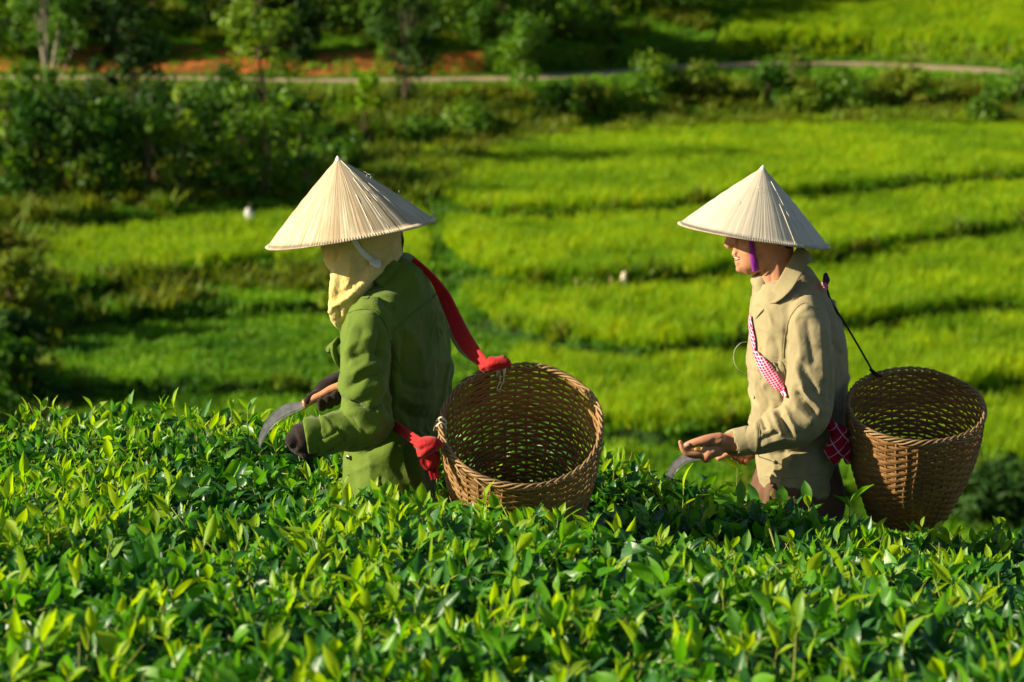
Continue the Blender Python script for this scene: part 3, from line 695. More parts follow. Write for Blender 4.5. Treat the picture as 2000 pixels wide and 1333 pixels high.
# people and baskets press the tea aside: keep-out cylinders (x, y, radius)
KEEP = []
def keep(u, v, Y, r): p = P(u, v, Y); KEEP.append((p.x, p.y, r))
keep(765, 900, 7.52, .17); keep(765, 900, 7.42, .15)
keep(1560, 950, 8.42, .19); keep(1500, 950, 8.4, .14); keep(1640, 950, 8.42, .12)
KEEP_CAP = [(P(1019, 832, 7.2), P(1027, 1070, 7.53), .20, .15), (P(1788, 795, 8.30), P(1782, 1005, 8.48), .19, .13)]
def free(p, lift=.03):
    ok = np.ones(len(p), bool)
    for x, y, r in KEEP: ok &= np.hypot(p[:, 0] - x, p[:, 1] - y) > r
    for a, b, ra, rb in KEEP_CAP:
        a = np.array(a); b = np.array(b); ab = b - a; t = np.clip(((p - a) @ ab) / (ab @ ab), -.05, 1.05)
        d = np.linalg.norm(p - a - t[:, None] * ab, axis=1); ok &= d > (ra + (rb - ra) * t) + lift
    return ok
def tea_points(n, depth, y0=3.9, y1=9.5, jit=.0):
    y = nr.uniform(y0, y1, n); x = nr.uniform(-1, 1, n) * np.minimum(y * .17 + .95, 2.9)
    e = tea_edge(x); k = y < e; x, y, e = x[k], y[k], e[k]
    z = tea_top(x, y); drop = np.clip((y - e + .12) / .12, 0, 1); z = z - drop * drop * .12
    z += -nr.random(len(x)) ** 1.5 * depth + CZ
    p = np.stack([x, y, z], 1); return p[free(p)]
hedge_split = lambda p: p[:, 1] > 7.80 + .18 * np.abs(p[:, 0] + .2)
front = empty('tea_hedge', (0, 6.0, CZ - 2.3), 'wide tea hedge of glossy green leaves filling the foreground', 'tea hedge')
back = empty('tea_hedge', (-.6, 8.5, CZ - 2.5), 'narrower tea hedge behind the left picker, its leaf tips against the valley', 'tea hedge')
area = 5.6 * 3.6
pm_ = tea_points(25000, .09); py_ = tea_points(16000, .05)
for par, sel in ((front, False), (back, True)):
    for nm, p, coll, tilt, s0, s1 in (('foliage', pm_, cm, .55, .55, 1.08), ('young_shoots', py_, cy, .40, .55, 1.2)):
        q = p[hedge_split(p) == sel]; n = len(q)
        if nm == 'young_shoots':      # patches of fresh flush and patches already plucked
            fl = np.array([noise.noise(Vector((a[0] * 2.2, a[1] * 2.2, 2))) for a in q]); k = (fl * 1.3 + .12 + .35 * (q[:, 0] < -.2) * (q[:, 1] > 6.0) - .06 * (q[:, 0] > .5)) > nr.random(n) * .95 - .1
            q = q[k]; n = len(q)
        sc = s0 + (s1 - s0) * nr.random(n); dd = np.clip((8.9 - q[:, 1]) * .07, 0, .25); sc = sc * (.92 + dd * .35)
        rot = np.stack([nr.normal(0, tilt, n), nr.normal(0, tilt, n), nr.random(n) * 6.28], 1)
        o = scatter(nm, q, rot, np.stack([sc] * 3, 1), coll, par); o['kind'] = 'stuff'
# woody inside of the hedges (dark twigs and a leaf litter skin below the leaves)
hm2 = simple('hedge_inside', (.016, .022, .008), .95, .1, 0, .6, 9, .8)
def under(par, y0f, y1f):
    xs = np.linspace(-3.2, 3.2, 90); V = []
    for k in range(34):
        for x in xs:
            y0 = y0f(x); y1 = y1f(x) - .05; q = k / 31
            if k <= 31:
                y = y0 + (y1 - y0) * q; z = float(tea_top(x, y)) - .13 - .03 * noise.noise(Vector((x * 9, y * 9, 0)))
                if k == 31: z -= .05
            else: y = y1 + .02 + (k - 31) * .03; z = float(tea_top(x, y1)) - (.3 if k == 32 else .9)
            V.append((x, y, CZ + z))
    link('branches', mesh('branches', V, grid_faces(90, 34)), hm2, par)
sf = lambda x: 7.80 + .18 * abs(x + .2)
under(front, lambda x: 3.0, sf); under(back, lambda x: sf(x) + .01, lambda x: max(sf(x) + .1, float(tea_edge(x))))
# single shoots that stand out, each leaf a piece of its own
LEAFV = []
for i in range(10):
    m = LM(); r = random.Random(900 + i); L = 1.0
    m.leaf((0, 0, 0), (0, 0, 1), (1, 0, 0), L, r.uniform(.36, .46), r.uniform(.25, .7), r.uniform(.1, .7), 0, r); LEAFV.append(m)
LEAFME = {}
def leaf_me(i, mi):
    if (i, mi) not in LEAFME:
        m = LEAFV[i]; me = m.me('leaf'); [me.materials.append(x) for x in TM]
        me.polygons.foreach_set('material_index', [mi] * len(m.f)); me.shade_smooth(); LEAFME[(i, mi)] = me
    return LEAFME[(i, mi)]
STEMME = LM().stem([Vector((0, 0, -.25)), Vector((.012, 0, .35)), Vector((0, .01, .72)), Vector((0, 0, 1))], [.02, .016, .013, .009]).mesh('stem')
def hero(par, u, v, Y, h, leaves, seed, lean=(0, 0)):
    """a shoot whose tip is seen at u, v; leaves: (height share, heading deg (0 right, 90 away), rise, length m, kind)"""
    tip = P(u, v, Y); base = tip - Vector((lean[0], lean[1], h))
    off = Vector(base) - par.location
    s = bpy.data.objects.new('shoot', STEMME); COL.objects.link(s); s.parent = par; s.location = off
    ax = (tip - base); s.rotation_mode = 'QUATERNION'; s.rotation_quaternion = ax.to_track_quat('Z', 'Y'); s.scale = (.11, .11, ax.length)
    r = random.Random(seed)
    for q, a, rise, L, mi in leaves:
        o = bpy.data.objects.new('leaf', leaf_me(r.randrange(10), mi)); COL.objects.link(o); o.parent = s
        d = Vector((math.cos(R(a)), math.sin(R(a)), rise)).normalized()
        o.matrix_parent_inverse = (Matrix.Translation(base) @ s.rotation_quaternion.to_matrix().to_4x4() @ Matrix.Diagonal((.11, .11, ax.length, 1))).inverted()
        o.location = base + ax * q; o.rotation_mode = 'QUATERNION'
        o.rotation_quaternion = d.to_track_quat('Z', 'Y') @ Matrix.Rotation(r.uniform(-1.2, 1.2), 3, 'Z').to_quaternion(); o.scale = (L, L, L)
def autoleaves(seed, n, L=.055, young=.5):
    r = random.Random(seed); return [(.3 + .7 * k / max(1, n - 1), r.uniform(0, 360), r.uniform(.5, 2.2) if k < n - 1 else 4, L * r.uniform(.75, 1.25) * (1 if k < n - 1 else .6), 0 if r.random() < young else 1) for k in range(n)]
hero(back, 452, 800, 8.3, .075, [(.95, 250, 3.5, .042, 0), (.9, 80, 4, .04, 1)], 1)
hero(back, 484, 800, 8.2, .06, [(1, 200, 1.8, .05, 0), (.9, 340, 2.2, .05, 1), (.3, 20, 1, .05, 1)], 2)
hero(back, 398, 820, 8.3, .06, [(1, 40, 2.6, .065, 1), (.6, 200, 2.0, .055, 0), (.4, 170, 1.2, .05, 0)], 3)
hero(back, 255, 800, 8.6, .05, [(1, 70, 4, .06, 1), (.8, 250, 2.4, .05, 1), (.3, 320, 1, .05, 0)], 4)
hero(back, 180, 800, 8.6, .05, [(1, 200, 2.5, .05, 0), (.7, 350, 1.2, .06, 0), (.3, 100, 1, .05, 1)], 5)
hero(back, 80, 795, 8.7, .05, [(1, 150, 2.5, .045, 0), (.7, 30, 2.2, .05, 0), (.3, 260, 1, .05, 1)], 6)
hero(front, 838, 1010, 6.85, .17, [(.97, 195, 1.3, .082, 1), (.9, 30, 1.6, .078, 0), (.45, 170, 1.0, .085, 1), (.5, 20, .9, .08, 1), (.1, 240, .6, .09, 1)], 7)
hero(front, 905, 1030, 6.9, .10, [(.9, 340, 1.2, .075, 0), (.7, 190, .9, .08, 1), (.4, 60, 1, .07, 1)], 8)
hero(front, 968, 1000, 7.0, .10, [(1, 250, 2.5, .06, 1), (.7, 20, 2, .05, 0), (.5, 180, 1, .06, 1)], 9)
hero(front, 1335, 955, 8.0, .08, [(1, 60, 5, .075, 0), (.6, 200, 1, .05, 1), (.4, 340, .8, .05, 0)], 10)
hero(front, 1440, 915, 8.1, .13, [(1, 190, .9, .05, 0), (.85, 330, .6, .035, 1), (.55, 200, .8, .045, 0), (.3, 20, .8, .05, 1)], 11)
hero(front, 1580, 985, 7.95, .05, [(1, 120, 2.5, .07, 1), (.8, 240, 2, .05, 0), (.3, 20, 1, .06, 1)], 12)
hero(front, 1660, 985, 7.9, .05, [(1, 20, .9, .085, 1), (.8, 180, 1, .06, 1)], 13)
hero(front, 1455, 1080, 7.1, .05, [(1, 60, 4, .06, 1), (.7, 200, .6, .05, 0)], 14)
hero(front, 540, 1180, 6.0, .12, autoleaves(31, 5, .075), 15)
hero(front, 240, 1000, 7.0, .07, [(1, 30, 1.8, .085, 1), (.6, 200, 1, .06, 1)], 16)
hs = []
r_ = random.Random(5); tries = 0
while len(hs) < 66 and tries < 4000:
    tries += 1
    u_ = r_.uniform(20, 1980); v_ = r_.uniform(1010, 1330)
    if any(math.hypot(u_ - a, (v_ - b)) < 75 for a, b in hs): continue
    # where the ray meets the leaf surface
    lo, hi = 4.0, 8.6
    for _ in range(24):
        mid = (lo + hi) / 2; p = P(u_, v_, mid)
        if p.z - CZ > float(tea_top(p.x, p.y)) + .035: lo = mid
        else: hi = mid
    p = P(u_, v_, lo)
    if not free(np.array([p]), .06)[0]: continue
    hs.append((u_, v_)); hero(front, u_, v_, lo, r_.uniform(.05, .085), autoleaves(200 + len(hs), r_.choice((3, 4, 4)), r_.uniform(.05, .07), .55), len(hs) + 50, (r_.uniform(-.015, .015), r_.uniform(-.015, .015)))
# ------------------------------------------------------------------ hats
def straw_mat(name, a, b, c, seed):
    t = NT(name); tc = t.n('ShaderNodeTexCoord'); sx = t.n('ShaderNodeSeparateXYZ'); t.l(tc.outputs['Object'], sx.inputs[0])
    an = t.n('ShaderNodeMath', operation='ARCTAN2'); t.l(sx.outputs[1], an.inputs[0]); t.l(sx.outputs[0], an.inputs[1])
    cb = t.n('ShaderNodeCombineXYZ'); t.l(an.outputs[0], cb.inputs[0]); cb.inputs[1].default_value = seed
    m = t.n('ShaderNodeMath', operation='MULTIPLY'); t.l(sx.outputs[2], m.inputs[0]); m.inputs[1].default_value = .6; t.l(m.outputs[0], cb.inputs[2])
    n1 = t.noise(26, 3, vec=cb.outputs[0]); n2 = t.noise(5, 4, vec=cb.outputs[0]); n3 = t.noise(14, 4)
    col = t.mixc(t.ramp(n1, [(.38, (0, 0, 0)), (.62, (1, 1, 1))]), a, b)
    col = t.mixc(t.ramp(n2, [(.45, (0, 0, 0)), (.68, (.85, .85, .85))]), col, c)
    col = t.mixc(t.ramp(n3, [(.5, (0, 0, 0)), (.8, (.35, .35, .35))]), col, tuple(x * .75 for x in a))
    return t.pbr(col, .55, .3, t.bump(n1, .35, .0015), trans=.12)
M['straw_a'] = straw_mat('straw_old', (.47, .39, .23), (.66, .58, .41), (.40, .26, .15), 1.0)
M['straw_b'] = straw_mat('straw_pale', (.57, .51, .38), (.66, .60, .46), (.60, .52, .40), 4.0)
M['rim_a'] = simple('rim_binding', (.42, .30, .20), .7)
def hat(Y, apex, left, right, near_drop, lean, mat, label, relief, seed, strands):
    """cone hat: apex and the two ends of the brim in photo pixels; near_drop = how far (px) the near brim hangs below the chord"""
    L_ = P(*left, Y); R_ = P(*right, Y); C = (L_ + R_) / 2; rad = (R_ - L_).length / 2
    ex = (R_ - L_).normalized(); dv = (C - CAM).normalized()
    # up vector of the brim plane: perpendicular to ex, seen at the elevation whose sine is near_drop / half width
    upi = ex.cross(Vector(dv)).normalized(); upi = upi if upi.z > 0 else -upi
    tt = (-dv - ex * (-dv).dot(ex)).normalized(); s_ = near_drop / (math.hypot(right[0] - left[0], right[1] - left[1]) / 2)
    ez = (tt * s_ + upi * math.sqrt(1 - s_ * s_)).normalized(); ey = ez.cross(ex)
    A_ = P(*apex, Y); H = (A_ - C).dot(ez) / 1.0
    MX = Matrix((ex, ey, ez)).transposed().to_4x4(); MX.translation = C
    o = empty('conical_hat', C, label, 'hat'); o.rotation_euler = MX.to_euler()
    r = random.Random(seed); N = 640; K = 14; V = []; F = []
    ph = [r.uniform(-1, 1) for _ in range(N)]
    skew = (A_ - C).dot(ex)
    for inner in (0, 1):
        for k in range(K + 1):
            q = k / K; rr = rad * q
            zc = H * (1 - q) ** 1.0 + .004 * math.sin(math.pi * q) - (.004 if inner else 0)
            hoop = .0009 * math.cos(q * 16 * math.pi)
            for i in range(N):
                a = i * 2 * math.pi / N; g = relief * (ph[i // 2 * 2] * .8 + .6 * ph[(i // 9 * 9) % N] + 1.2 * math.sin(a * 9 + ph[0] * 9) * math.sin(a * 4)) * q ** .5
                wob = 1 + .012 * math.sin(2 * a + seed) + .006 * math.sin(5 * a)
                rl = max(rr * wob + g * .5 - (.0015 if inner else 0), .0012)
                V.append((rl * math.cos(a) + skew * (1 - q), rl * math.sin(a), zc + g + hoop))
    F = grid_faces(N, K + 1, 0, True); b = (K + 1) * N
    F += [tuple(b + i for i in f[::-1]) for f in grid_faces(N, K + 1, 0, True)]
    e1 = K * N; F += [(e1 + i, b + e1 + i, b + e1 + (i + 1) % N, e1 + (i + 1) % N) for i in range(N)]
    me = mesh('cone', V, F); c = bpy.data.objects.new('cone', me); COL.objects.link(c); me.materials.append(mat); c.parent = o; me.shade_smooth()
    m = MB(); pts = [(rad * 1.0 * (1 + .012 * math.sin(2 * a + seed) + .006 * math.sin(5 * a)) * math.cos(a), rad * (1 + .012 * math.sin(2 * a + seed) + .006 * math.sin(5 * a)) * math.sin(a), -.001) for a in np.linspace(0, 2 * math.pi, 121)]
    m.tube(pts, .0022, 6, 1, ref=(0, 0, 1), ends=0)
    def kid(mb, nm, mt):
        me = mb.me(nm); k_ = bpy.data.objects.new(nm, me); COL.objects.link(k_); me.materials.append(mt); k_.parent = o; me.shade_smooth(); return k_
    kid(m, 'rim_hoop', M['rim_a'])
    m = MB()
    for i in range(190):
        a = i * 2 * math.pi / 190; wv = (1 + .012 * math.sin(2 * a + seed) + .006 * math.sin(5 * a)); ca, sa = math.cos(a), math.sin(a)
        rr = rad * wv; m.tube([((rr - .005) * ca, (rr - .005) * sa, .0065), ((rr + .0028) * ca, (rr + .0028) * sa, .001), ((rr) * ca, (rr) * sa, -.0035)], .0008, 4, 1, ref=(-sa, ca, 0), ends=0)
    so_ = kid(m, 'rim_stitching', M['thread']); so_['kind'] = 'stuff'
    m = MB(); m.tube([(skew, 0, H - .012), (skew, 0, H + .001), (skew, 0, H + .004)], [.012, .0045, .002], 10, 1, ref=(1, 0, 0)); kid(m, 'tip', M['white_cloth'])
    for a0, q0, q1 in strands:          # loose pale straws standing proud of the cone
        m = MB(); a = R(a0); pts = []
        for k in range(7):
            q = q0 + (q1 - q0) * k / 6; pts.append((rad * q * math.cos(a) + skew * (1 - q), rad * q * math.sin(a), H * (1 - q) + .004 * math.sin(math.pi * q) + .0012))
        m.tube(pts, .0009, 5, 1, ref=(-math.sin(a), math.cos(a), 0)); kid(m, 'straw', M['thread'])
    m = MB(); 
    for i in range(5):                   # frayed fibres
        a = r.uniform(0, 6.28); q = r.uniform(.3, 1); p = Vector((rad * q * math.cos(a), rad * q * math.sin(a), H * (1 - q) + .006))
        m.tube([p, p + Vector((math.cos(a) * .004, math.sin(a) * .004, .008)), p + Vector((r.uniform(-.01, .01), r.uniform(-.01, .01), .013))], [.0006, .0005, .0003], 4, 3, ref=(.3, .2, .9))
    p = Vector((rad * .97, -rad * .06, .002)); m.tube([p, p + Vector((.006, -.003, .012)), p + Vector((.003, -.004, .026))], [.0012, .001, .0006], 4, 4, ref=(.3, .9, .2))
    kid(m, 'frayed_fibre', M['thread'])
    return o
# the cone faces: angle 0 = right end of the brim, -90 = towards the photographer
hat(7.5, (659, 309), (521, 484), (849, 430), 12, 0, M['straw_a'], 'old straw conical hat with brown streaks, worn by the picker in green', .0006, 3,
    [(-47, .05, .97), (-50, .2, .8), (-44, .1, .9), (-58, .3, .96), (-36, .4, .9), (-70, .5, .98), (-30, .5, .8)])
hat(8.4, (1491, 327), (1328, 438), (1618, 483), 9, 0, M['straw_b'], 'pale cream conical hat worn by the picker in khaki', .00035, 8,
    [(-55, .2, .97), (-51, .35, .9), (-62, .5, .97), (-40, .5, .95)])

# ------------------------------------------------------------------ picker in green (left)
YA = 7.5
pA = P(760, 960, YA); FOOT = CZ - 2.52
A1 = empty('person', (pA.x, pA.y, FOOT), 'stooping tea picker in a green jacket, yellow towel wrapped round the head', 'person')
b = MB()
px_tube(b, YA, [(712, 392, 0, 40, .07), (708, 430, 0, 62, .085), (708, 470, 0, 60, .08), (700, 505, 0, 46, .06), (690, 530, 0, 28, .04)], 28)
px_tube(b, YA, [(730, 470, 0, 36, .05), (754, 515, 0, 28, .05), (780, 580, 0, 34, .06)], 20)
px_tube(b, YA, [(782, 590, 0, 40, .08), (775, 660, 0, 60, .12), (770, 740, 0, 66, .12), (762, 850, 0, 60, .10), (758, 960, 0, 64, .12)], 28)
for s in (-1, 1):
    px_tube(b, YA, [(750, 950, .09 * s, 48, .085), (740, 1130, .1 * s, 40, .07), (745, 1260, .1 * s, 30, .05), (750, 1500, .1 * s, 24, .045)], 18)
    q = P(748, 1530, YA + .1 * s); b.tube([q + Vector((.03, 0, .03)), q + Vector((-.06, 0, .015)), q + Vector((-.16, 0, 0))], [.035, .035, .025], 12, 3, [.04, .045, .035])
# arms of the body itself (inside sleeves and gloves)
px_tube(b, YA, [(745, 640, -.12, 26, .035), (716, 720, -.19, 28, .036), (714, 812, -.205, 26, .036), (660, 838, -.24, 24, .034), (600, 852, -.27, 19, .026), (580, 866, -.28, 18, .02)], 18)
px_tube(b, YA, [(760, 640, .12, 26, .04), (735, 700, .18, 26, .04), (700, 745, .17, 24, .034), (660, 760, .1, 21, .03), (628, 772, .04, 17, .022)], 18)
bm_ = voxel(b, .008, 8); body = link('body', bm_, M['skin'], A1)
# jacket
j = MB()
px_tube(j, YA, [(772, 506, 0, 30, .062), (780, 540, 0, 55, .10), (776, 590, 0, 80, .165), (774, 640, 0, 96, .19), (777, 700, 0, 103, .185), (778, 760, 0, 102, .165), (775, 820, 0, 98, .155), (771, 850, 0, 93, .15), (765, 885, 0, 90, .16), (762, 930, 0, 90, .175), (764, 985, 0, 92, .185), (764, 1010, 0, 90, .18)], 40, 6, 2.25, ends=.25)
def turn(mb, u, v, Y, k):
    xc = P(u, v, Y).x; z0 = P(u, 545, Y).z; z1 = P(u, 900, Y).z; mb.v = [(x, y + k * max(0, x - xc) * min(1, max(0, (z0 - z) / .12)) * min(1, max(0, (z - z1) / .10)), z) for x, y, z in mb.v]
turn(j, 768, 700, YA, 1.0)
px_tube(j, YA, [(728, 618, -.115, 44, .075), (716, 655, -.165, 50, .075), (712, 720, -.205, 50, .07), (714, 775, -.215, 49, .066), (716, 815, -.22, 50, .066), (700, 838, -.215, 46, .062), (665, 842, -.235, 42, .056), (632, 848, -.25, 38, .052), (606, 853, -.265, 35, .048)], 30, 6, ends=.15)
px_tube(j, YA, [(745, 610, .10, 46, .08), (742, 680, .18, 46, .07), (722, 740, .19, 42, .06), (690, 752, .13, 36, .05), (664, 760, .09, 31, .04)], 24, 5, ends=.2)
jm = voxel(j, .0048, 3, 'jacket')
S = []
# sleeve seam and yoke
S += [([(664, 652), (668, 625), (690, 608), (724, 604), (746, 622), (758, 650), (768, 690)], 4.0, -5, 9), ([(676, 616), (700, 600), (735, 598), (760, 622), (772, 660), (780, 700)], 5, 3.5, 9)]
S += [([(770, 645), (800, 618), (835, 590), (862, 566)], 3, -3.5, 9), ([(774, 650), (806, 622), (840, 594), (866, 572)], 3, 2.5, 9)]
# upper arm
S += [([(742, 632), (738, 690), (752, 715)], 9, -13), ([(752, 640), (776, 700), (782, 722)], 5, 10), ([(764, 690), (772, 712), (783, 726)], 4, 8)]
S += [([(752, 650), (700, 668), (672, 700)], 11, 7), ([(758, 690), (706, 692), (668, 716)], 7, -7), ([(756, 706), (712, 718), (672, 742)], 11, 8), ([(757, 726), (716, 738), (676, 762)], 6, -8), ([(757, 745), (712, 760), (674, 778)], 11, 8), ([(690, 630), (682, 680), (690, 720)], 10, 5), ([(708, 640), (704, 665), (690, 690)], 7, -5)]
S += [([(668, 775), (690, 784), (712, 798), (738, 804)], 6, -17), ([(676, 790), (700, 806), (728, 824), (738, 842)], 12, 8), ([(690, 806), (700, 830), (716, 846)], 7, -6), ([(664, 782), (650, 800), (640, 822)], 9, 7), ([(756, 752), (735, 776), (716, 790)], 9, 7), ([(758, 775), (742, 792), (724, 800)], 5, -8)]
# forearm folds and the tucked opening above the cuff
S += [([(648, 800), (622, 812), (614, 828), (618, 846)], 7, -16), ([(640, 806), (628, 824), (630, 846), (640, 862)], 6, 6), ([(690, 850), (668, 868), (640, 880)], 8, 5), ([(700, 862), (676, 878)], 5, -5), ([(740, 826), (722, 862), (690, 884)], 10, 5)]
S += [([(616, 852), (634, 858), (652, 846), (660, 838)], 2.2, -3.5, 9), ([(660, 838), (670, 846), (672, 862)], 2.2, -3.5, 9)]
# the dark hollow between arm and back
S += [([(764, 660), (772, 720), (762, 770), (764, 822)], 8, -26), ([(764, 830), (748, 862), (700, 884)], 7, -16)]
# back
S += [([(838, 600), (866, 660), (876, 740)], 9, 6), ([(820, 612), (846, 680), (858, 760)], 7, -6), ([(800, 640), (822, 700), (826, 760)], 12, 7), ([(790, 650), (786, 712), (792, 760)], 7, -9), ([(778, 770), (810, 790), (850, 786)], 9, 9), ([(776, 790), (806, 812), (848, 818)], 8, -11), ([(772, 810), (800, 838), (836, 856)], 9, 8), ([(790, 748), (824, 760), (866, 752)], 7, -7), ([(862, 690), (842, 740), (812, 770)], 8, 5), ([(874, 780), (850, 820), (820, 850)], 8, -8), ([(866, 830), (852, 868), (850, 900)], 8, 6)]
# skirt
S += [([(700, 884), (740, 876), (775, 850)], 9, -10), ([(782, 862), (788, 900), (806, 960)], 7, 10), ([(792, 868), (802, 910), (824, 960)], 6, -12), ([(812, 880), (820, 930), (832, 970)], 6, 8), ([(836, 880), (838, 930), (846, 980)], 6, -10), ([(720, 950), (724, 905), (714, 884)], 7, 4), ([(756, 985), (746, 950), (742, 930)], 5, -7), ([(694, 980), (690, 930), (676, 888)], 6, -4), ([(736, 985), (740, 960), (734, 946)], 4, -5)]
# front neck and shoulder
S += [([(700, 560), (724, 574), (760, 580)], 8, 4), ([(712, 540), (740, 560), (790, 562)], 6, -4), ([(790, 520), (812, 548), (836, 590)], 10, 4), ([(744, 584), (756, 600), (772, 604)], 4, -5), ([(800, 600), (790, 630), (796, 660)], 7, 5)]
sculpt(jm, S)
wrinkle(jm, [(5, 8), (3, 19), (1.5, 42)], 3.3, (1.1, 1, .75)); crease(jm, 9, 6, 2.2, (1.2, 1, .8)); crease(jm, 6, 13, 5.1, (1, 1, 1.2))
jo = link('jacket', jm, M['green_cloth'], A1); TA = bvh(jm)
TA = BVHTree.FromPolygons([jo.data.vertices[i].co + Vector(A1.location) for i in range(len(jo.data.vertices))], [tuple(p.vertices) for p in jo.data.polygons])
def onA(pts, lift=.003, sub=5): return [drape(TA, x[0], x[1], lift, YA)[0] for x in catmull([list(q) for q in pts], sub)]
# stitched seams
for nm, pts in (('seam', [(664, 652), (668, 625), (690, 608), (724, 604), (746, 622), (758, 650), (768, 690)]), ('seam', [(770, 645), (800, 618), (835, 590), (862, 566)]), ('seam', [(690, 582), (718, 584), (721, 574), (724, 566)]), ('seam', [(718, 536), (740, 538), (743, 530)]), ('seam', [(765, 668), (776, 700), (783, 722)])):
    m = MB(); m.tube(onA(pts, .0012), .0013, 5, 1); m.build(nm, M['green_cloth'], jo)
# collar
m = MB(); px_tube(m, YA, [(776, 497, 0, 20, .05), (770, 508, 0, 30, .066), (752, 534, -.01, 36, .078), (732, 556, -.02, 34, .084)], 24, 5, ends=.05); cme = voxel(m, .005, 4); wrinkle(cme, [(4, 14)], 8)
link('collar', cme, M['green_cloth'], jo)
m = MB(); ribbon_on(m, TA, [(668, 590, 5), (690, 572, 7), (716, 548, 7), (742, 530, 5)], .006, YA, .006); m.build('collar_edge', M['green_cloth'], jo)
# chest pocket flap sticking out, cuff tab, snaps
m = MB(); q = [P(664, 664, YA - .10), P(652, 676, YA - .13), (P(654, 690, YA - .13)), P(662, 700, YA - .10)]
m.tube(q, [.006, .008, .008, .005], 10, 4, [.035, .04, .04, .035]); m.build('pocket_flap', M['green_cloth'], jo)
m = MB(); ribbon_on(m, TA, [(622, 872, 11), (640, 866, 11.5), (664, 852, 11)], .005, YA, .004); m.build('cuff_tab', M['green_cloth'], jo)
m = MB(); px_tube(m, YA, [(622, 849, -.255, 37.5, .052), (603, 853, -.268, 38, .053), (597, 854, -.27, 37, .052)], 30, 3, ends=0)
cf = voxel(m, .004, 3); wrinkle(cf, [(3, 20)], 2); link('cuff', cf, M['green_cloth'], jo)
for (u_, v_) in ((616, 870), (683, 893)):
    p, nn = drape(TA, u_, v_, .006, YA); m = MB(); qx = nn.to_track_quat('Z', 'Y').to_matrix()
    m.add([p + qx @ Vector((.0065 * math.cos(a), .0065 * math.sin(a), z)) * (1 if z < .002 else .8) for z in (0, .003) for a in np.linspace(0, 6.28, 13)[:12]], grid_faces(12, 2, 0, True) + [tuple(range(12, 24))])
    sn = m.build('snap', M['snap'], jo); m = MB(); m.tube([p + nn * .002, p + nn * .0045], .0025, 8); m.build('snap_centre', M['black_cord'], sn)
# trousers and boots
m = MB(); px_tube(m, YA, [(762, 900, 0, 76, .13), (758, 985, 0, 76, .14), (755, 1040, 0, 70, .14)], 24)
for s in (-1, 1): px_tube(m, YA, [(752, 1000, .085 * s, 56, .095), (740, 1130, .1 * s, 50, .085), (744, 1280, .1 * s, 42, .065), (749, 1470, .1 * s, 38, .058)], 20)
tm = voxel(m, .008, 5); wrinkle(tm, [(8, 9), (3, 22)], 5); link('trousers', tm, M['dark_trouser'], A1)
for s in (-1, 1):
    m = MB(); q = P(748, 1530, YA + .1 * s); m.tube([q + Vector((.05, 0, .05)), q + Vector((-.06, 0, .03)), q + Vector((-.18, 0, .005))], [.055, .05, .03], 14, 4, [.05, .055, .045]); m.build('boot', M['boot'], A1)
# towel round the head
h = MB()
px_tube(h, YA, [(712, 395, 0, 58, .09), (707, 430, 0, 78, .105), (704, 470, 0, 79, .10), (706, 492, 0, 76, .095), (716, 512, 0, 60, .09), (722, 530, 0, 42, .085)], 30, 6, ends=.3)
px_tube(h, YA, [(742, 470, 0, 44, .07), (752, 505, .0, 36, .08), (742, 525, .0, 34, .085)], 20, 5)
px_tube(h, YA, [(762, 440, 0, 24, .06), (768, 475, 0, 20, .07), (766, 500, 0, 17, .07)], 18, 4)
px_tube(h, YA, [(684, 470, -.04, 42, .055), (684, 510, -.05, 42, .055), (690, 545, -.05, 46, .06), (683, 572, -.05, 38, .055), (668, 600, -.05, 27, .045), (660, 622, -.05, 17, .035)], 26, 6, ends=.3)
px_tube(h, YA, [(655, 585, -.04, 14, .04), (650, 605, -.05, 10, .03), (656, 625, -.05, 10, .026), (666, 640, -.05, 8, .015)], 16, 4)
px_tube(h, YA, [(738, 522, -.085, 15, .02), (715, 548, -.095, 13, .022), (690, 572, -.098, 12, .022), (662, 590, -.08, 11, .022), (647, 606, -.06, 8, .02)], 16, 5)
px_tube(h, YA, [(668, 500, -.075, 12, .018), (662, 530, -.08, 14, .02), (656, 560, -.078, 14, .02), (652, 590, -.064, 10, .02)], 14, 5)
hm_ = voxel(h, .0042, 9)
sculpt(hm_, [([(650, 478), (654, 505), (648, 520)], 5, -14), ([(632, 480), (640, 504), (652, 516)], 5, 4), ([(664, 478), (658, 500), (652, 530)], 6, 4), ([(684, 500), (684, 540), (672, 572)], 9, 5), ([(700, 498), (702, 530), (688, 556)], 9, -5), ([(702, 500), (716, 520), (722, 540)], 8, 5),
            ([(690, 560), (668, 576), (650, 592)], 5, -5), ([(656, 600), (660, 614), (664, 630)], 7, -16), ([(640, 606), (646, 625), (660, 640)], 3, 4), ([(740, 500), (764, 494), (782, 486)], 6, -4), ([(730, 484), (752, 480), (776, 478)], 6, 4)])
wrinkle(hm_, [(3, 9), (1.5, 26), (1.3, 130)], 7.1); crease(hm_, 8, 8, 4.4, (1.2, 1, .7))
ho = link('head_towel', hm_, M['towel'], A1)
TH = BVHTree.FromPolygons([v.co + Vector(A1.location) for v in ho.data.vertices], [tuple(p.vertices) for p in ho.data.polygons])
m = MB(); ribbon_on(m, TH, [(688, 462, 5), (700, 482, 5.5), (715, 500, 5.5), (733, 514, 6)], .004, YA, .003); m.build('chin_band', M['white_cloth'], ho)
m = MB(); ribbon_on(m, TH, [(726, 511, 6.5), (733, 516, 7.5), (741, 519, 7)], .007, YA, .005); m.build('band_end', M['white_cloth'], ho)
m = MB()
for k in range(7):
    a = P(776 + k * 1.6, 452, YA - .02); m.tube([a, P(784 + k * .8, 470, YA - .02 - .003 * k), P(786 + k * .4, 492 - k * 3, YA - .03)], .0006, 4, 4)
m.build('hair', M['hair'], A1)
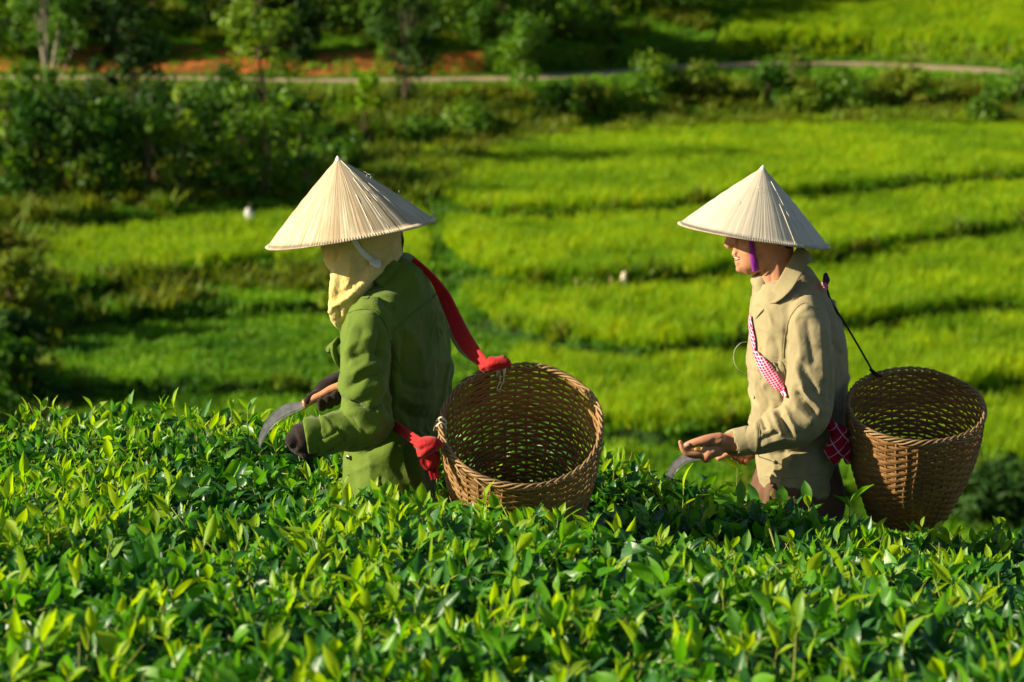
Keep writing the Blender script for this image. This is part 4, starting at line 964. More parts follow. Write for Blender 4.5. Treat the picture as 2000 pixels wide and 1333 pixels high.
# gloves
g = MB()
px_tube(g, YA, [(612, 852, -.262, 30, .042), (592, 856, -.27, 32, .042), (578, 862, -.275, 26, .036), (570, 862, -.28, 17, .028), (568, 866, -.28, 11, .02)], 22, 5)
px_tube(g, YA, [(610, 872, -.265, 20, .034), (598, 882, -.27, 17, .03), (588, 878, -.28, 12, .02)], 16, 4)
for k, (a, c) in enumerate((((572, 858), (566, 856)), ((574, 868), (569, 874)), ((582, 876), (580, 884)), ((594, 882), (596, 890)))):
    px_tube(g, YA, [(590, 864 + 3 * k, -.275 - .004 * k, 9, .012), (*a, -.285, 7, .010), (*c, -.275, 6, .009)], 12, 3)
gm_ = voxel(g, .004, 4); wrinkle(gm_, [(2, 30)], 4); link('glove', gm_, M['glove'], A1)
g = MB()
px_tube(g, YA, [(690, 745, .10, 26, .035), (668, 748, .08, 25, .034), (645, 757, .05, 23, .028), (625, 768, .03, 17, .022), (612, 774, .02, 10, .016)], 22, 5)
px_tube(g, YA, [(640, 765, .03, 12, .016), (615, 772, .012, 10, .012), (603, 780, -.002, 8, .010), (599, 788, -.004, 7, .009)], 14, 4)          # thumb along the handle
for (x, y) in ((626, 788), (641, 783), (655, 776)):      # fingers folded under and in front of the handle
    px_tube(g, YA, [(x + 14, y - 26, .05, 9, .011), (x + 5, y - 4, .052, 9, .011), (x + 3, y + 8, .02, 8.5, .011), (x, y + 4, -.012, 8, .010), (x - 1, y - 7, -.022, 6.5, .009)], 14, 5)
gm_ = voxel(g, .0036, 2); wrinkle(gm_, [(1.5, 34)], 9); link('glove', gm_, M['glove'], A1)

def sickle(Y, blade, handle, label, thick=.0022):
    """blade: (u, v, dY, half width px) from the handle to the tip"""
    o = empty('sickle', P(handle[0][0], handle[0][1], Y + handle[0][2]), label, 'sickle')
    q = catmull(blade, 6); n = len(q); V = []
    t = np.gradient(q[:, :2], axis=0); t /= np.linalg.norm(t, axis=1)[:, None]
    for side in (0, 1):
        for k in range(n):
            nx, ny = -t[k][1], t[k][0]
            for s_, th in ((-1, 0.0003), (-.7, thick * .5), (.6, thick * .5), (1, thick * .6)):
                V.append(P(q[k][0] + nx * q[k][3] * s_, q[k][1] + ny * q[k][3] * s_, Y + q[k][2] + (th if side else -th)))
    F = grid_faces(4, n); b0 = n * 4; F += [tuple(b0 + i for i in f[::-1]) for f in grid_faces(4, n)]
    for k in range(n - 1):
        for c in (0, 3): F.append((k * 4 + c, (k + 1) * 4 + c, b0 + (k + 1) * 4 + c, b0 + k * 4 + c))
    F += [(0, 1, b0 + 1, b0), (1, 2, b0 + 2, b0 + 1), (2, 3, b0 + 3, b0 + 2)]
    bl = link('blade', mesh('blade', V, F), M['steel'], o, smooth=False)
    pts = [P(q[k][0] + t[k][1] * q[k][3] * 1.0, q[k][1] - t[k][0] * q[k][3] * 1.0, Y + q[k][2]) for k in range(n)]
    m = MB(); m.tube(pts, .0011, 5, 1, ends=0); m.build('cutting_edge', M['steel_edge'], bl)
    m = MB(); m.tube([P(x, y, Y + d) for x, y, d, _ in handle], [w * Y / FP for *_, w in handle], 16, 6, ends=.3); hd = m.build('handle', M['wood'], o)
    e = P(handle[0][0], handle[0][1], Y + handle[0][2]); e2 = P(handle[0][0] + (handle[1][0] - handle[0][0]) * .25, handle[0][1] + (handle[1][1] - handle[0][1]) * .25, Y + handle[0][2])
    m = MB(); m.tube([e, e2], handle[0][3] * 1.06 * Y / FP, 16, 1, ends=.1); m.build('ferrule', simple('ferrule', (.35, .17, .09), .4, .5, .3), o)
    return o
sickle(YA, [(597, 789, 0, 5), (582, 794, 0, 8.5), (562, 800, 0, 11), (542, 812, 0, 10.5), (525, 829, 0, 8.5), (513, 850, 0, 6.5), (508, 864, 0, 4), (507, 875, 0, .8)],
       [(594, 789, 0, 9), (610, 781, 0, 8.5), (628, 772, 0, 8), (646, 762, 0, 9), (664, 755, 0, 9.5), (680, 748, 0, 8)],
       'curved sickle with a reddish wooden handle in the black gloved hand of the left picker')

# ------------------------------------------------------------------ picker in khaki (right)
YB = 8.4
pB = P(1545, 980, YB)
B1 = empty('person', (pB.x, pB.y, CZ - 2.62), 'tea picker in a khaki shirt and brown trousers, mouth a little open', 'person')
b = MB()
px_tube(b, YB, [(1482, 398, 0, 30, .045), (1484, 412, 0, 48, .062), (1487, 430, 0, 60, .073), (1489, 448, 0, 65, .076), (1489, 462, 0, 61, .072), (1485, 478, 0, 53, .066), (1478, 494, 0, 45, .06), (1471, 508, 0, 37, .054), (1465, 520, 0, 28, .044), (1463, 528, 0, 20, .03)], 36, 5, 2.2, ends=.4)
px_tube(b, YB, [(1452, 500, 0, 17, .034), (1450, 514, 0, 15, .030), (1454, 524, 0, 11, .024)], 18, 4)                     ; px_tube(b, YB, [(1440, 445, 0, 12, .04), (1438, 470, 0, 11, .03), (1440, 490, 0, 9, .026)], 14, 4); px_tube(b, YB, [(1434, 450, 0, 10, .024), (1430, 466, 0, 9.5, .020), (1429, 478, 0, 8, .018)], 14, 4)
px_tube(b, YB, [(1436, 446, 0, 9, .020), (1430, 456, 0, 8, .016), (1424, 466, 0, 6.5, .012), (1418.5, 477, 0, 5, .012), (1424, 484, 0, 4, .015)], 14, 4)       # nose
px_tube(b, YB, [(1435, 492, 0, 5.5, .022), (1433, 499, 0, 4.2, .020)], 12, 3); px_tube(b, YB, [(1438, 511, 0, 4.2, .017), (1441, 514, 0, 4, .016)], 12, 2)   # lips
px_tube(b, YB, [(1442, 524, 0, 8, .018), (1452, 528, 0, 8, .02)], 12, 2)
for s in (-1, 1): px_tube(b, YB, [(1483, 455, .074 * s, 6, .008), (1488, 466, .078 * s, 6.5, .008), (1483, 478, .073 * s, 4.5, .007)], 12, 4)   # ears
px_tube(b, YB, [(1522, 455, 0, 30, .05), (1516, 500, 0, 34, .052), (1516, 545, 0, 34, .058), (1524, 600, 0, 40, .07)], 24, 5)                 # neck
px_tube(b, YB, [(1556, 620, 0, 50, .09), (1560, 670, 0, 64, .13), (1560, 760, 0, 68, .125), (1558, 850, 0, 70, .13), (1558, 960, 0, 72, .15)], 28)
for s in (-1, 1):
    px_tube(b, YB, [(1556, 950, .09 * s, 50, .085), (1540, 1120, .1 * s, 40, .07), (1545, 1250, .1 * s, 30, .05), (1552, 1440, .1 * s, 24, .045)], 18)
    q = P(1552, 1462, YB + .1 * s); b.tube([q + Vector((.03, 0, .03)), q + Vector((-.06, 0, .015)), q + Vector((-.16, 0, 0))], [.035, .035, .025], 12, 3, [.04, .045, .035])
# near arm and hand: palm turned up, thumb over the bent first finger
HB = -.20
px_tube(b, YB, [(1574, 650, -.12, 26, .035), (1582, 710, -.18, 28, .038), (1582, 800, -.21, 28, .042), (1520, 840, -.21, 24, .034), (1450, 864, -.205, 19, .026), (1424, 866, HB, 19, .024), (1402, 866, HB, 21, .026), (1388, 872, HB, 20, .026), (1380, 878, HB, 15, .024)], 22, 5)
px_tube(b, YB, [(1408, 858, HB - .02, 14, .018), (1386, 859, HB - .026, 11.5, .015), (1366, 863, HB - .028, 9.5, .012), (1350, 868, HB - .026, 9, .010), (1338, 872, HB - .022, 7, .008)], 16, 5)      # thumb
FING = [[(1384, 888, -.012, 9.5, .011), (1364, 887, -.022, 7.5, .009), (1343, 886, -.024, 7, .0085), (1334, 878, -.024, 6, .008), (1328, 862, -.022, 4.2, .0065)],
        [(1386, 890, .006, 10, .011), (1366, 890, .0, 7.5, .009), (1347, 888, -.003, 7, .0085), (1337, 880, -.003, 6, .008), (1333, 868, -.001, 4.5, .006)],
        [(1388, 890, .026, 10, .011), (1370, 890, .022, 7.5, .009), (1354, 887, .02, 7, .0085), (1345, 878, .02, 6, .008), (1343, 868, .021, 4.5, .006)],
        [(1392, 888, .042, 9, .01), (1378, 889, .044, 6.5, .008), (1365, 885, .042, 6, .0075), (1359, 877, .042, 5, .007)]]
for f_ in FING: px_tube(b, YB, [(x, y, HB + d, r1, r2) for x, y, d, r1, r2 in f_], 12, 4)
px_tube(b, YB, [(1400, 872, HB, 22, .03), (1386, 880, HB, 17, .036), (1380, 888, HB + .01, 11, .036)], 18, 4)
# far arm and hand: holds the sickle under the near sleeve
HF = .02
px_tube(b, YB, [(1580, 650, .12, 26, .035), (1600, 720, .17, 28, .04), (1545, 800, .2, 28, .04), (1510, 850, .12, 23, .033), (1480, 876, .05, 18, .026), (1462, 882, HF + .01, 17, .022), (1446, 885, HF + .01, 14, .02)], 20, 5)
px_tube(b, YB, [(1460, 876, HF - .01, 9, .012), (1436, 882, HF - .02, 6.8, .010), (1418, 889, HF - .024, 6.3, .009), (1402, 897, HF - .022, 5.6, .008)], 12, 4)
for (x, y) in ((1434, 893), (1446, 900), (1457, 902)):
    px_tube(b, YB, [(x + 8, y - 18, HF + .022, 7, .009), (x + 2, y - 4, HF + .024, 7, .009), (x, y + 2, HF + .002, 6.5, .009), (x - 1, y - 3, HF - .022, 5.6, .008)], 12, 4)
bm_ = voxel(b, .0034, 3)
sculpt(bm_, [([(1430, 503), (1442, 505)], 1.8, -3, 9), ([(1428, 462), (1436, 463), (1446, 462)], 4, -5), ([(1424, 484), (1432, 485), (1436, 478)], 2.5, -3), ([(1436, 486), (1442, 498), (1446, 508)], 3, -1.6), ([(1440, 518), (1446, 518)], 3, -2.5), ([(1460, 480), (1462, 500)], 12, 2), ([(1484, 490), (1492, 505), (1490, 525)], 5, -4),
             ([(1480, 468), (1486, 476), (1484, 462)], 2.5, -3), ([(1400, 856), (1386, 870), (1392, 884)], 3, -3), ([(1420, 852), (1398, 862)], 2, -1.5), ([(1412, 858), (1394, 872)], 2, 1.5), ([(1515, 500), (1522, 540), (1510, 580)], 6, 3), ([(1502, 520), (1506, 560), (1498, 600)], 5, -3)])
link('body', bm_, M['skin'], B1)
BODY = B1.children[0]
TB0 = BVHTree.FromPolygons([v.co + Vector(B1.location) for v in BODY.data.vertices], [tuple(p.vertices) for p in BODY.data.polygons])
m = MB(); m.tube([P(1433, 502, YB - .018), P(1438, 504.5, YB - .024), P(1443, 505, YB - .030)], [.0008, .0012, .0006], 8, 3); m.build('teeth', M['teeth'], BODY)
m = MB(); m.tube([P(1431, 499, YB - .008), P(1434, 499.5, YB - .02), P(1443, 503, YB - .029)], [.0014, .0022, .001], 8, 3); m.tube([P(1436, 509, YB - .006), P(1438.5, 508.5, YB - .017), P(1443, 506, YB - .029)], [.0016, .0024, .001], 8, 3); m.build('lips', M['lip'], BODY)
m = MB(); p, nn = drape(TB0, 1342, 869, .0, YB); m.tube([P(1337, 870.5, YB + HB - .0315), P(1346, 868, YB + HB - .0365)], [.0052, .006], 10, 2, [.0016, .002]); m.build('thumbnail', M['nail'], BODY)
for s in (-1,):
    m = MB(); m.tube([P(1433, 461, YB - .030), P(1438, 461, YB - .037), P(1443, 462, YB - .042)], [.002, .0035, .002], 8, 3); m.build('eye', simple('eye', (.1, .06, .04), .2, .6), BODY)
m = MB(); px_tube(m, YB, [(1498, 418, 0, 38, .06), (1504, 430, .0, 46, .075), (1510, 446, 0, 48, .08), (1520, 462, 0, 42, .07), (1530, 478, 0, 25, .05)], 26, 5)
hme = voxel(m, .006, 3); wrinkle(hme, [(5, 40)], 2); link('hair', hme, M['hair'], B1)
# shirt
j = MB()
px_tube(j, YB, [(1545, 522, 0, 30, .065), (1548, 545, 0, 52, .095), (1546, 575, 0, 74, .14), (1548, 610, 0, 84, .175), (1556, 660, 0, 97, .185), (1560, 720, 0, 102, .175), (1562, 780, 0, 98, .16), (1560, 830, 0, 95, .15), (1556, 870, 0, 88, .155), (1554, 910, 0, 80, .165), (1553, 938, 0, 78, .17), (1552, 950, 0, 76, .17)], 40, 6, 2.25, ends=.06)
turn(j, 1560, 700, YB, .55)
px_tube(j, YB, [(1575, 610, -.115, 42, .07), (1580, 645, -.16, 46, .068), (1582, 700, -.185, 47, .066), (1582, 750, -.20, 50, .066), (1578, 800, -.205, 50, .064), (1556, 828, -.21, 48, .060), (1520, 842, -.21, 42, .054), (1490, 853, -.21, 35, .047), (1462, 861, -.205, 29, .040), (1440, 866, -.20, 26.5, .036)], 30, 6, ends=.1)
px_tube(j, YB, [(1590, 610, .10, 46, .07), (1608, 680, .17, 44, .07), (1612, 750, .19, 44, .066), (1590, 810, .18, 40, .06), (1545, 850, .12, 32, .045), (1500, 872, .05, 26, .036)], 24, 5, ends=.15)
jm = voxel(j, .0048, 3, 'shirt')
S = [([(1530, 700), (1534, 650), (1548, 612), (1572, 592), (1600, 604)], 3.5, -3.5, 9), ([(1536, 690), (1541, 650), (1556, 618), (1576, 602)], 4, 3, 9)]
S += [([(1536, 640), (1538, 700), (1534, 752), (1530, 790)], 5, -13), ([(1558, 622), (1562, 680), (1566, 720)], 9, 6), ([(1576, 620), (1584, 680), (1590, 720)], 7, -6), ([(1600, 630), (1606, 700), (1606, 750)], 9, 6)]
S += [([(1560, 706), (1580, 740), (1596, 770)], 6, -9), ([(1552, 712), (1566, 750), (1584, 790)], 8, 8), ([(1552, 766), (1574, 788), (1598, 815)], 5.5, -16), ([(1560, 756), (1588, 784), (1606, 806)], 6, 9), ([(1540, 778), (1560, 800), (1590, 828)], 9, 9), ([(1520, 796), (1528, 820), (1546, 856)], 6, -15), ([(1532, 790), (1542, 816), (1556, 846)], 6, 9), ([(1508, 800), (1516, 826), (1530, 852)], 7, 9), ([(1486, 812), (1492, 830), (1496, 842)], 4, -9), ([(1494, 806), (1504, 830), (1508, 846)], 5, 7), ([(1478, 834), (1494, 850), (1516, 862)], 3.5, -6), ([(1484, 860), (1508, 850), (1526, 844)], 4, -7), ([(1486, 872), (1512, 862), (1534, 858)], 4, 6), ([(1480, 880), (1510, 876), (1540, 872)], 3.5, -8)]
S += [([(1482, 829), (1484, 860), (1482, 892)], 2.4, -4, 9), ([(1478, 829), (1480, 860), (1478, 892)], 3, 2.5, 9)]
S += [([(1624, 700), (1626, 760), (1622, 800)], 8, -12), ([(1640, 640), (1646, 690), (1650, 740)], 8, 6), ([(1628, 668), (1640, 690), (1654, 696)], 5, -10), ([(1616, 640), (1618, 700), (1616, 760)], 6, 7), ([(1612, 780), (1640, 800), (1650, 790)], 7, 6), ([(1604, 856), (1580, 876), (1500, 888)], 6, -14), ([(1560, 900), (1610, 886), (1640, 860)], 10, 7), ([(1500, 905), (1520, 925), (1526, 945)], 6, 4), ([(1590, 896), (1580, 915), (1584, 940)], 6, -5), ([(1478, 700), (1480, 770), (1474, 830)], 8, 4), ([(1500, 640), (1496, 700), (1504, 750)], 8, 3), ([(1510, 660), (1520, 690), (1512, 730)], 6, -5), ([(1490, 756), (1500, 790), (1492, 820)], 6, -4), ([(1508, 702), (1524, 706), (1530, 716)], 2, -3, 9)]
S += [([(1592, 560), (1560, 570), (1545, 590)], 6, 3), ([(1600, 580), (1620, 620), (1628, 650)], 9, -5), ([(1588, 540), (1612, 580), (1634, 630)], 8, 4)]
sculpt(jm, S)
wrinkle(jm, [(5, 8), (2.8, 20), (1.4, 44)], 11.3, (1.1, 1, .8)); crease(jm, 10, 6, 12.2, (1.2, 1, .8)); crease(jm, 6, 13, 15.1, (1, 1, 1.2))
sh = link('shirt', jm, M['khaki_cloth'], B1)
TB = BVHTree.FromPolygons([v.co + Vector(B1.location) for v in sh.data.vertices], [tuple(p.vertices) for p in sh.data.polygons])
def onB(pts, lift=.0012, sub=5): return [drape(TB, x[0], x[1], lift, YB)[0] for x in catmull([list(q) for q in pts], sub)]
for pts in ([(1530, 700), (1534, 650), (1548, 612), (1572, 592), (1600, 604)], [(1544, 552), (1558, 550), (1561, 546)], [(1544, 584), (1560, 582), (1564, 572)], [(1482, 829), (1484, 860), (1482, 892)], [(1494, 930), (1540, 934), (1600, 926)], [(1508, 702), (1524, 706), (1530, 716), (1533, 735)]):
    m = MB(); m.tube(onB(pts), .0012, 5, 1); m.build('seam', M['khaki_cloth'], sh)
m = MB(); px_tube(m, YB, [(1466, 859, -.206, 29.5, .041), (1436, 866, -.20, 28.5, .039), (1432, 867, -.20, 28, .038)], 28, 3, ends=0); cf = voxel(m, .004, 2); wrinkle(cf, [(2.5, 18)], 2); link('cuff', cf, M['khaki_cloth'], sh)
# collar: a stand round the neck, two leaves falling to points
def sheet(rows_, nm, mat, par, thick=.003, sub=5, amp=1.5):
    """rows_ : list of rows of (u, v, dY); a cloth sheet with thickness"""
    G = np.array([[list(P(u, v, YB + d)) for u, v, d in r] for r in rows_])
    G = np.array([catmull(r, sub) for r in G]); G = np.array([catmull(G[:, i], sub) for i in range(G.shape[1])]).transpose(1, 0, 2)
    nv, nu = G.shape[:2]; V0 = G.reshape(-1, 3); me = mesh(nm, V0, grid_faces(nu, nv)); wrinkle(me, [(amp, 22)], 1.7)
    o = link(nm, me, mat, par); s = o.modifiers.new('thick', 'SOLIDIFY'); s.thickness = thick; s.offset = 0; return o
sheet([[(1556, 486, -.045), (1550, 496, -.068), (1536, 520, -.088), (1520, 548, -.096), (1502, 576, -.09), (1487, 590, -.075)],
       [(1568, 498, -.05), (1562, 510, -.078), (1550, 530, -.10), (1534, 556, -.112), (1512, 582, -.112), (1490, 592, -.098)],
       [(1578, 508, -.055), (1574, 522, -.088), (1562, 542, -.116), (1546, 566, -.132), (1530, 582, -.14), (1515, 592, -.14)]], 'collar', M['khaki_cloth'], sh)
sheet([[(1556, 484, -.05), (1560, 478, .0), (1556, 484, .05), (1540, 510, .075)], [(1572, 500, -.055), (1578, 494, 0), (1572, 500, .055), (1540, 530, .09)], [(1580, 512, -.06), (1588, 512, 0), (1578, 515, .07), (1545, 545, .105)]], 'collar', M['khaki_cloth'], sh)
sheet([[(1480, 530, .01), (1488, 536, -.02), (1494, 550, -.035)], [(1466, 546, .0), (1476, 556, -.035), (1490, 566, -.05)], [(1470, 560, 0), (1478, 572, -.035), (1490, 580, -.05)]], 'collar', M['khaki_cloth'], sh)
sheet([[(1470, 556, .0), (1482, 560, -.035), (1492, 574, -.048)], [(1468, 590, .0), (1478, 594, -.05), (1490, 596, -.07)], [(1467, 612, .0), (1472, 610, -.045), (1486, 602, -.08)]], 'placket', M['khaki_cloth'], sh)
sheet([[(1484, 590, -.07), (1472, 600, -.04), (1466, 614, -.01)], [(1490, 596, -.10), (1478, 606, -.07), (1470, 622, -.02)], [(1492, 604, -.115), (1480, 618, -.09), (1472, 634, -.04)]], 'placket', M['khaki_cloth'], sh)
for u_, v_ in ((1474, 776), (1492, 700), (1512, 902)):
    p, nn = drape(TB, u_, v_, .001, YB); m = MB(); m.tube([p, p + nn * .003], .005, 12, 1, ref=(.3, .2, .9), ends=.2); m.build('button', M['button'], sh)
m = MB(); ribbon_on(m, TB, [(1512, 708, 2), (1517, 720, 4), (1522, 735, 4), (1530, 750, 3)], .003, YB, .003); m.build('pocket_flap', M['khaki_cloth'], sh)
# trousers
m = MB(); px_tube(m, YB, [(1554, 880, 0, 72, .13), (1556, 930, 0, 88, .15), (1556, 975, 0, 98, .155), (1556, 1010, 0, 92, .15)], 26)
for s in (-1, 1): px_tube(m, YB, [(1548, 960, .085 * s, 74, .10), (1540, 1110, .1 * s, 56, .09), (1546, 1260, .1 * s, 44, .068), (1551, 1410, .1 * s, 38, .058)], 20)
tm = voxel(m, .0065, 4); sculpt(tm, [([(1470, 920), (1490, 950), (1486, 990)], 6, -8), ([(1516, 945), (1522, 965), (1530, 990)], 5, -12), ([(1500, 955), (1506, 975)], 6, 6), ([(1540, 952), (1570, 962), (1600, 955)], 6, 6), ([(1560, 975), (1590, 975)], 5, -6), ([(1606, 940), (1612, 975)], 5, -7)]); wrinkle(tm, [(7, 9), (3, 24)], 6)
link('trousers', tm, M['brown_cloth'], B1)
for s in (-1, 1):
    m = MB(); q = P(1552, 1462, YB + .1 * s); m.tube([q + Vector((.05, 0, .05)), q + Vector((-.06, 0, .03)), q + Vector((-.18, 0, .005))], [.055, .05, .03], 14, 4, [.05, .055, .045]); m.build('boot', M['boot'], B1)
# chin ribbon of the hat (purple), with its loop by the eye
rb = MB(); ribbon_on(rb, TB0, [(1467, 462, 4.4), (1469, 480, 4.6), (1471, 500, 5.6), (1474, 514, 6.6), (1476, 527, 6.8)], .004, YB, .002); HATB = [o_ for o_ in COL.objects if o_.name.startswith('conical_hat')][1]
def build_world_child(mb, nm, mat, par):
    bpy.context.view_layer.update(); me = mb.me(nm); o_ = bpy.data.objects.new(nm, me); COL.objects.link(o_); me.materials.append(mat)
    o_.parent = par; me.transform(par.matrix_world.inverted()); me.shade_smooth(); return o_
build_world_child(rb, 'chin_ribbon', M['purple'], HATB)
rb = MB(); ribbon_on(rb, TB0, [(1441, 458, 5), (1437, 463, 4), (1436, 468, 1)], .012, YB, .002); build_world_child(rb, 'ribbon_loop', M['purple'], HATB)
# tea leaf pinched in the fingers
lf = LM(); lf.leaf(P(1374, 872, YB + HB - .03), Vector((-1, -.2, .35)), Vector((0, .5, 1)), .025, .013, .5, .6, 1); lf.leaf(P(1372, 874, YB + HB - .032), Vector((-.7, -.2, .9)), Vector((1, .5, 0)), .016, .009, .5, .3, 0)
me = lf.mesh('plucked_leaf'); o = bpy.data.objects.new('plucked_leaf', me); COL.objects.link(o); tag(o, 'small plucked tea leaf pinched between thumb and finger of the right picker', 'tea leaf')
sickle(YB, [(1400, 890, HF, 3.5), (1380, 890, HF, 6), (1360, 891, HF, 8), (1340, 895, HF, 9), (1324, 906, HF, 8.5), (1312, 920, HF, 7.5), (1305, 938, HF, 5), (1303, 952, HF, 1)],
       [(1398, 893, HF, 4.5), (1420, 889, HF, 5.5), (1445, 886, HF, 6), (1475, 880, HF, 6)], 'sickle held low in the far hand of the right picker, blade dipping to the leaves')
# thin pale vine loop in front of the chest
o = empty('vine_tendril', P(1455, 700, YB - .12), 'thin pale looped thread sticking out from the front of the khaki shirt', 'thread')
m = MB(); m.tube([P(1460, 668, YB - .12), P(1446, 671, YB - .13), (P(1435, 684, YB - .13)), P(1433, 702, YB - .13), P(1440, 720, YB - .13), P(1458, 731, YB - .12)], .0007, 5, 6); m.build('thread', M['thread'], o)

# ------------------------------------------------------------------ baskets
def bamboo(name, lo, hi, rough=.6):
    t = NT(name); geo = t.n('ShaderNodeNewGeometry'); oi = t.n('ShaderNodeObjectInfo'); n1 = t.noise(22, 5); n2 = t.noise(6, 4)
    c = t.mixc(n1, lo, hi); c = t.mixc(t.ramp(n2, [(.42, (0, 0, 0)), (.7, (.75, .75, .75))]), c, tuple(x * .5 for x in lo))
    c = t.mixc(t.ramp(oi.outputs['Random'], [(0, (0, 0, 0)), (1, (.45, .45, .45))]), c, tuple(x * .62 for x in lo))
    return t.pbr(c, rough, .35, t.bump(t.noise(180, 2), .4, .001))
M['bamboo_a'] = bamboo('bamboo_new', (.28, .145, .045), (.44, .26, .095)); M['bamboo_b'] = bamboo('bamboo_brown', (.25, .12, .038), (.41, .22, .078))
M['bamboo_rim'] = bamboo('bamboo_rim', (.30, .17, .07), (.44, .28, .13))
def basket(Y, cuv, half, ratio, alpha, H, Rb, mat, label, seed, N=40, pitch=.0115, belly=.06, dense_top=3):
    C = P(*cuv, Y); dv = (C - CAM).normalized(); right_ = Vector((1, 0, 0)); up_ = right_.cross(dv).normalized()
    up_ = up_ if up_.z > 0 else -up_
    ax = (-dv * ratio + (up_ * math.cos(alpha) + right_ * math.sin(alpha)) * math.sqrt(1 - ratio ** 2)).normalized()
    ex = (right_ - ax * right_.dot(ax)).normalized(); ey = ax.cross(ex)
    MX = Matrix((ex, ey, ax)).transposed().to_4x4(); MX.translation = C
    o = empty('basket', C, label, 'basket'); o.rotation_euler = MX.to_euler(); R0 = half * (C - CAM).dot(Vector((0, cp, -sp))) / FP
    r = random.Random(seed)
    def rad(z): q = -z / H; return R0 + (Rb - R0) * q ** 1.25 + belly * R0 * math.sin(math.pi * min(1, q * 1.1)) 
    def kid(mb, nm, mt, smooth=True):
        me = mb.me(nm); k_ = bpy.data.objects.new(nm, me); COL.objects.link(k_); me.materials.append(mt); k_.parent = o
        if smooth: me.shade_smooth()
        return k_
    nw = int(H / pitch); amp = .0020
    for w in range(nw):
        z0 = -.012 - w * pitch; m = MB(); V = []; n = N * 5; tilt = r.uniform(-.0015, .0015); ph = r.uniform(0, 6.28); hw = pitch * r.uniform(.47, .56) if w >= dense_top else pitch * .49
        hz = [r.uniform(-.0011, .0011) for _ in range(N)]
        for i in range(n):
            a = i * 2 * math.pi / n; z = z0 + tilt * math.cos(a + ph) + hz[(i // 5) % N] * .8
            rr = rad(z) + amp * math.cos(N / 2 * a + (w % 2) * math.pi) + .002 * math.sin(3 * a + seed)
            for dr, dz in ((-.0013, -hw * .7), (-.0013, hw * .7), (.0004, hw), (.0013, hw * .6), (.0013, -hw * .6), (.0004, -hw)):
                V.append(((rr + dr) * math.cos(a), (rr + dr) * math.sin(a), z + dz))
        F = []
        for i in range(n):
            for k in range(6): F.append((i * 6 + k, ((i + 1) % n) * 6 + k, ((i + 1) % n) * 6 + (k + 1) % 6, i * 6 + (k + 1) % 6))
        m.add(V, F); kid(m, 'weft_strip', mat)
    for i in range(N):
        a = i * 2 * math.pi / N + r.uniform(-.012, .012); m = MB(); pts = []; 
        for k in range(15):
            z = -H * k / 14; a2 = a + .015 * math.sin(k * .8 + i); pts.append((rad(z) * math.cos(a2), rad(z) * math.sin(a2), z))
        m.tube(pts, .0034, 6, 2, rad2=.0017, ref=(math.cos(a), math.sin(a), 0), ends=0); kid(m, 'stake', mat)
    # three strands plaited over the rim, ends sticking out
    for s_ in range(4):
        pts = []; n = 150; T = 13
        for i in range(n + 1):
            a = i * 2 * math.pi / n; b_ = a * T + s_ * math.pi / 2; rr = R0 + .0048 * math.cos(b_ + .4 * math.sin(7 * a + s_)) + .002 * math.sin(3 * a + seed)
            pts.append((rr * math.cos(a), rr * math.sin(a), .002 + .0075 * math.sin(b_ + .3 * math.sin(5 * a))))
        m = MB(); m.tube(pts, .0030, 6, 1, ref=(0, 0, 1), ends=0); kid(m, 'rim_strand', M['bamboo_rim'])
    for i in range(9):
        a = r.uniform(0, 6.28); p = Vector(((R0 + .006) * math.cos(a), (R0 + .006) * math.sin(a), -.004)); tdir = Vector((-math.sin(a), math.cos(a), 0))
        m = MB(); m.tube([p, p + tdir * .02 + Vector((math.cos(a), math.sin(a), .2)) * .006, p + tdir * .045 + Vector((math.cos(a), math.sin(a), -.5)) * .008], [.003, .0025, .0012], 5, 3, ref=(0, 0, 1)); kid(m, 'loose_end', M['bamboo_rim'])
    m = MB()                                                  # base: crossed strips
    for i in range(16):
        a = i * math.pi / 16; m.tube([(Rb * math.cos(a), Rb * math.sin(a), -H + .004 + .0006 * i), (-Rb * math.cos(a), -Rb * math.sin(a), -H + .004 + .0006 * i)], .010, 6, 1, rad2=.0012, ref=(0, 0, 1), ends=0)
    kid(m, 'base', mat)
    return o, MX, R0
BA, MA, RA = basket(7.23, (1019, 832), 157, .752, R(1), .42, .135, M['bamboo_a'], 'open woven bamboo basket tipped towards the viewer, tied with red cloth behind the green picker', 5, 38, .0112, .05)
BB, MBm, RB = basket(8.27, (1788, 795), 133, .54, R(5), .345, .118, M['bamboo_b'], 'browner woven basket hanging behind the picker in khaki, with dark cord', 9, 42, .0112, .07)
def wchild(mb, nm, mat, par): return build_world_child(mb, nm, mat, par)
def cloth_blob(rows_, Y, seed, vox=.0035, w=(3, 30)):
    m = MB(); 
    for rws in rows_: px_tube(m, Y, rws, 16, 4)
    me = voxel(m, vox, 2); wrinkle(me, [w, (w[0] * .5, 70)], seed); return me
def wchild_me(me, nm, mat, par):
    bpy.context.view_layer.update(); o_ = bpy.data.objects.new(nm, me); COL.objects.link(o_); me.materials.append(mat); o_.parent = par; me.transform(par.matrix_world.inverted()); me.shade_smooth(); return o_
